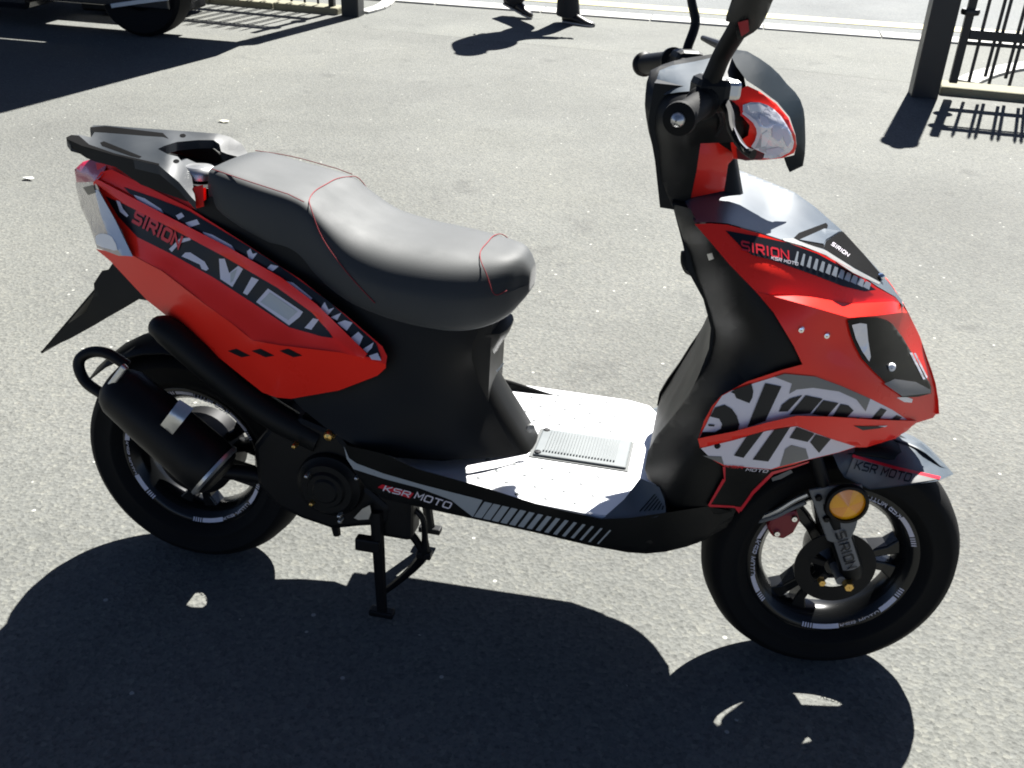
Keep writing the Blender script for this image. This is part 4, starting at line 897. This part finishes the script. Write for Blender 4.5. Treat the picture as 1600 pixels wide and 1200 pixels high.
MF = Field([(1134,38,-.262),(1140,10,-.262),(1150,-40,-.262),(1200,-80,-.268),(1245,-50,-.262),(1215,0,-.262),(1200,22,-.262),(1186,48,-.262),(1160,64,-.262),(1150,66,-.262),(1175,0,-.297),(1180,30,-.285),(1195,-40,-.297),(1160,30,-.283)])
mh = surf('mirror_shell', [(1133,38),(1138,18),(1144,0),(1152,-30),(1170,-62),(1200,-82),(1232,-78),(1246,-52),(1232,-24),(1210,0),(1201,20),(1187,47),(1166,62),(1152,68),(1149,52),(1146,40)], MF, BLG, mr, 0, 7, .02, 2)
F = []
for i in range(6):
    for k in range(28): F.append((i*28+k, i*28+(k+1)%28, (i+1)*28+(k+1)%28, (i+1)*28+k))
F.append(tuple(6*28+k for k in range(28))); F.append(tuple(range(27,-1,-1)))
surf('mirror_collar', [(1152,40),(1168,36),(1170,54),(1158,62)], MF, CAL, mr, -.003, 0, .004)
ml = empty('mirror', (0,0,0), 0, SCO)
tube('mirror_stalk', [P3(1071,99,.18), P3(1074,78,.19), P3(1084,50,.205), P3(1086,34,.21), P3(1081,10,.215), P3(1076,-20,.22), P3(1072,-45,.23)], [.009,.0085,.0085,.0085,.008,.008,.009], BLK, ml, 12)
mc2 = P3(1074,-75,.24); V = []
for i in range(7):
    t = i/6
    for k in range(28):
        a = 2*math.pi*k/28; ca, sa = math.cos(a), math.sin(a)
        V.append(mc2+Vector((0,1,0))*math.copysign(abs(ca)**.7, ca)*.062*math.cos(t*1.5)+Vector((0,0,1))*math.copysign(abs(sa)**.8, sa)*.045*math.cos(t*1.5)+Vector((1,0,0))*.034*math.sin(t*1.5))
mk('mirror_shell', V, F, BLG, ml)

# ------------------------------------------------------------------ dark vehicle parked by the railing (only its lowest edge is in view; unseen body shaped to cast the shadow)
CARP = mat('black_car_paint', (.006,.007,.010), .25, coat=.6); SILL = mat('dull_silver_trim', (.55,.58,.58), .35, metal=.4)
VH = empty('parked_vehicle', (-3.6,5.2,0)); VH.rotation_euler = (0,0,R(0))
tag(VH, 'tall black vehicle on black tyres, parked in front of the iron railing', 'vehicle')
def vb(name, x0, x1, y0, y1, z0, z1, m, bev=.03): return box(name, ((x0+x1)/2+3.6, (y0+y1)/2-5.2, (z0+z1)/2), (x1-x0, y1-y0, z1-z0), m, VH, bev)
vb('shadow_upper_body', -7.4, -2.17, 4.80, 5.30, 0.92, 2.3, CARP, .06)  # thin unseen body, shaped for the long shadow and the sunlit gap
vb('shadow_rear_body', -3.28, -2.172, 4.802, 5.28, .36, .93, CARP, .03)  # overhang shaped for the corner of the cast shadow
vb('cab_body', -7.4, -3.80, 4.802, 6.0, .12, .93, CARP, .05)
vb('cab_roof', -7.4, -3.80, 5.29, 6.0, .92, 1.5, CARP, .05)
vb('chassis_rail', -3.9, -2.4, 5.0, 5.08, .40, .46, BLM, .01)
vb('rear_reflector', -4.03, -3.88, 4.795, 4.81, .20, .26, LENSR, .006)
vb('bumper', -3.02, -2.19, 4.79, 4.83, .37, .46, BLK, .015)
def vwheel(x, y):
    w_ = empty('wheel', (x+3.6, y-5.2, .315), 0, VH)
    lathe('tyre', [(.135,-.085),(.16,-.098),(.285,-.10),(.31,-.08),(.315,0),(.31,.08),(.285,.10),(.16,.098),(.135,.085)], (0,0,0), RUB, w_, 64)
    lathe('rim', [(.134,-.085),(.142,-.092),(.136,-.098),(.12,-.08),(.11,-.05),(.05,-.06),(.04,-.075),(.001,-.078)], (0,0,0), BLM, w_, 48)
    return w_
vb('side_sill', -3.85, -2.72, 4.80, 5.2, .20, .37, CARP, .01)
st_ = [Vector(WY(px,py,4.785))-Vector((-3.6,5.2,0)) for px,py in ((172,6),(215,0),(262,-7),(262,1),(215,7),(174,13))]
prism('sill_strip', st_, (0,.02,0), SILL, VH, .003)
vb('shade_block', -3.8, -3.06, 5.42, 5.95, .03, .30, BLM, .02)  # added low block that shades the ground behind the sunlit gap
vwheel(-2.97, 4.94); vwheel(-5.6, 4.96); vwheel(-5.6, 5.85)

# ------------------------------------------------------------------ a person walking past the gate
PER = empty('person', (-.49,6.60,0)); tag(PER, 'walking person in black trousers and dark shoes on the pavement behind the scooter', 'person')
CLOTH = mat('black_cloth', (.010,.011,.013), .85, bump=(60,.5,.006)); JACK = mat('dark_jacket', (.016,.020,.030), .8, bump=(40,.5,.008))
SKIN = mat('skin', (.45,.26,.18), .55); HAIR = mat('dark_hair', (.02,.014,.01), .6, bump=(120,.6,.004)); SHOE = mat('dark_shoe', (.013,.012,.012), .35)
SOLE = mat('pale_sole', (.35,.34,.32), .7)
def skinned(name, V, E, Rr, m, root=0, sub=2):
    me = bpy.data.meshes.new(name); me.from_pydata(V, E, []); me.update()
    o = bpy.data.objects.new(name, me); COL.objects.link(o); o.parent = PER; me.materials.append(m)
    bm = bmesh.new(); bm.from_mesh(me); lay = bm.verts.layers.skin.verify(); bm.verts.ensure_lookup_table()
    for v, r_ in zip(bm.verts, Rr):
        v[lay].radius = r_ if isinstance(r_, tuple) else (r_, r_); v[lay].use_root = (v.index == root)
    bm.to_mesh(me); bm.free()
    s = o.modifiers.new('skin', 'SKIN'); s.use_smooth_shade = True
    b = o.modifiers.new('sub', 'SUBSURF'); b.levels = sub; b.render_levels = sub
    return o
D = Vector((.91,-.40,0)).normalized(); N = Vector((.40,.91,0)).normalized()    # walking direction and its left side
fA = Vector(G(900,38))-Vector(PER.location); fB = Vector(G(805,26))-Vector(PER.location); fA.z = fB.z = 0
def at(d, n, z): return tuple(D*d+N*n+Vector((0,0,z)))
hip = Vector((0,0,.86)); hR = hip-N*.09; hL = hip+N*.09
kR = (hR+fA)/2+D*.06; kR.z = .47; aR = fA-D*.08+Vector((0,0,.085)); kL = (hL+fB)/2+D*.10; kL.z = .44; aL = fB-D*.04+Vector((0,0,.14))
ch = Vector((0,0,1.20))+D*.03; nk = Vector((0,0,1.38))+D*.04; hd = Vector((0,0,1.49))+D*.06; ht = Vector((0,0,1.61))+D*.06
sR = ch-N*.17+Vector((0,0,.12)); sL = ch+N*.17+Vector((0,0,.12)); eR = sR-N*.06-D*.14-Vector((0,0,.26)); eL = sL+N*.06+D*.08-Vector((0,0,.28)); wR = eR-D*.02+N*.02-Vector((0,0,.25)); wL = eL+D*.20-Vector((0,0,.18))
hbR = wR-Vector((0,0,.10)); hbL = wL+D*.07-Vector((0,0,.07))
BV = [hip, ch, nk, hd, ht, hR, kR, aR, hL, kL, aL, sR, eR, wR, hbR, sL, eL, wL, hbL, hip*.5+ch*.5]
BE = [(0,19),(19,1),(1,2),(2,3),(3,4),(0,5),(5,6),(6,7),(0,8),(8,9),(9,10),(1,11),(11,12),(12,13),(13,14),(1,15),(15,16),(16,17),(17,18)]
BR = [.12,.13,.052,.085,.07,.085,.056,.036,.085,.056,.036,.06,.042,.028,.03,.06,.042,.028,.03,.12]
skinned('body', [tuple(v) for v in BV], BE, BR, SKIN)
for w_, hb, s in ((wR, hbR, -1), (wL, hbL, 1)):                       # five separate fingers on each hand
    dr = (hb-w_).normalized(); sd = D if s < 0 else dr.cross(N).normalized()
    for k in range(5):
        o_ = (k-2)*.016; L3 = (.045,.07,.078,.072,.055)[k]
        b0 = hb-dr*.01+sd*o_ if k else hb-dr*.05+sd*-.03; d2 = dr if k else (dr-sd*.8).normalized()
        skinned('finger', [tuple(b0), tuple(b0+d2*L3*.55), tuple(b0+d2*L3*.9+N*(-s)*.02)], [(0,1),(1,2)], [.009,.008,.007], SKIN, 0, 1)
def flare(a, k): return a+(k-a)*.35
for hh, kk, aa, ff in ((hR,kR,aR,fA),(hL,kL,aL,fB)):
    hem = aa+(aa-kk).normalized()*.015; hem.z = max(hem.z, .05)
    tube('trousers', [hh+Vector((0,0,.06)), hh*.5+kk*.5, kk, flare(aa,kk), hem], [.115,.098,.080,.082,.094], CLOTH, PER, 20, 6)
tube('trouser_seat', [hip-Vector((0,0,.10)), hip, hip+Vector((0,0,.12))], [.12,.155,.14], CLOTH, PER, 24, 5)
tube('jacket', [hip+Vector((0,0,.02)), hip+Vector((0,0,.14)), ch-Vector((0,0,.05)), ch+Vector((0,0,.10)), nk-Vector((0,0,.02))], [.165,.150,.175,.15,.07], JACK, PER, 24, 5)
for ss, ee, ww in ((sR,eR,wR),(sL,eL,wL)): tube('sleeve', [ch*.35+ss*.65, ss, ee, ww], [.08,.075,.055,.040], JACK, PER, 16, 5)
lathe('hair', [(.001,.135),(.05,.125),(.085,.09),(.10,.04),(.098,-.01),(.085,-.05)], hd+Vector((0,0,.02))-D*.012, HAIR, PER, 24, 'z')
lathe('nose', [(.001,.022),(.010,.006),(.013,-.004)], hd+D*.085-Vector((0,0,.0)), SKIN, PER, 10, tuple(D))
for s in (-1,1):
    lathe('ear', [(.001,.012),(.022,.008),(.024,0),(.012,-.006)], hd+N*.083*s-D*.005, SKIN, PER, 12, tuple(N*s))
    lathe('eye', [(.001,.006),(.008,.003),(.010,-.003)], hd+D*.078+N*.03*s+Vector((0,0,.025)), SHOE, PER, 10, tuple(D))
lathe('mouth', [(.001,.004),(.016,.002),(.018,-.003)], hd+D*.076-Vector((0,0,.045)), CAL, PER, 12, tuple(D))
for ff, pit in ((fA,0.),(fB,R(16))):
    rings = []
    for t, wd, h0, h1 in ((-.12,.026,.012,.085),(-.10,.034,.004,.095),(-.04,.034,.004,.10),(.04,.038,.004,.075),(.10,.042,.004,.055),(.145,.034,.006,.045),(.165,.016,.012,.034)):
        r_ = []
        for k in range(12):
            a = 2*math.pi*k/12; p = Vector((t, wd*math.cos(a), (h0+h1)/2+(h1-h0)/2*math.sin(a)))
            if p.z < .012: p.z = .010
            p = Matrix.Rotation(pit,3,'Y')@p if pit else p
            r_.append(ff+D*p.x+N*p.y+Vector((0,0,p.z+(.05 if pit else -.008))))
        rings.append(r_)
    sh = loft('shoe', rings, SHOE, PER, ang=60)
    sol = []
    for t, wd in ((-.115,.026),(-.10,.036),(0,.037),(.10,.043),(.15,.033),(.165,.018)):
        r_ = []
        for yy, z_ in ((-wd,.0),(wd,.0),(wd,.012),(-wd,.012)):
            p = Vector((t, yy, z_)); p = Matrix.Rotation(pit,3,'Y')@p if pit else p
            r_.append(ff+D*p.x+N*p.y+Vector((0,0,p.z+(.052 if pit else .004))))
        sol.append(r_)
    loft('sole', sol, SOLE, sh)
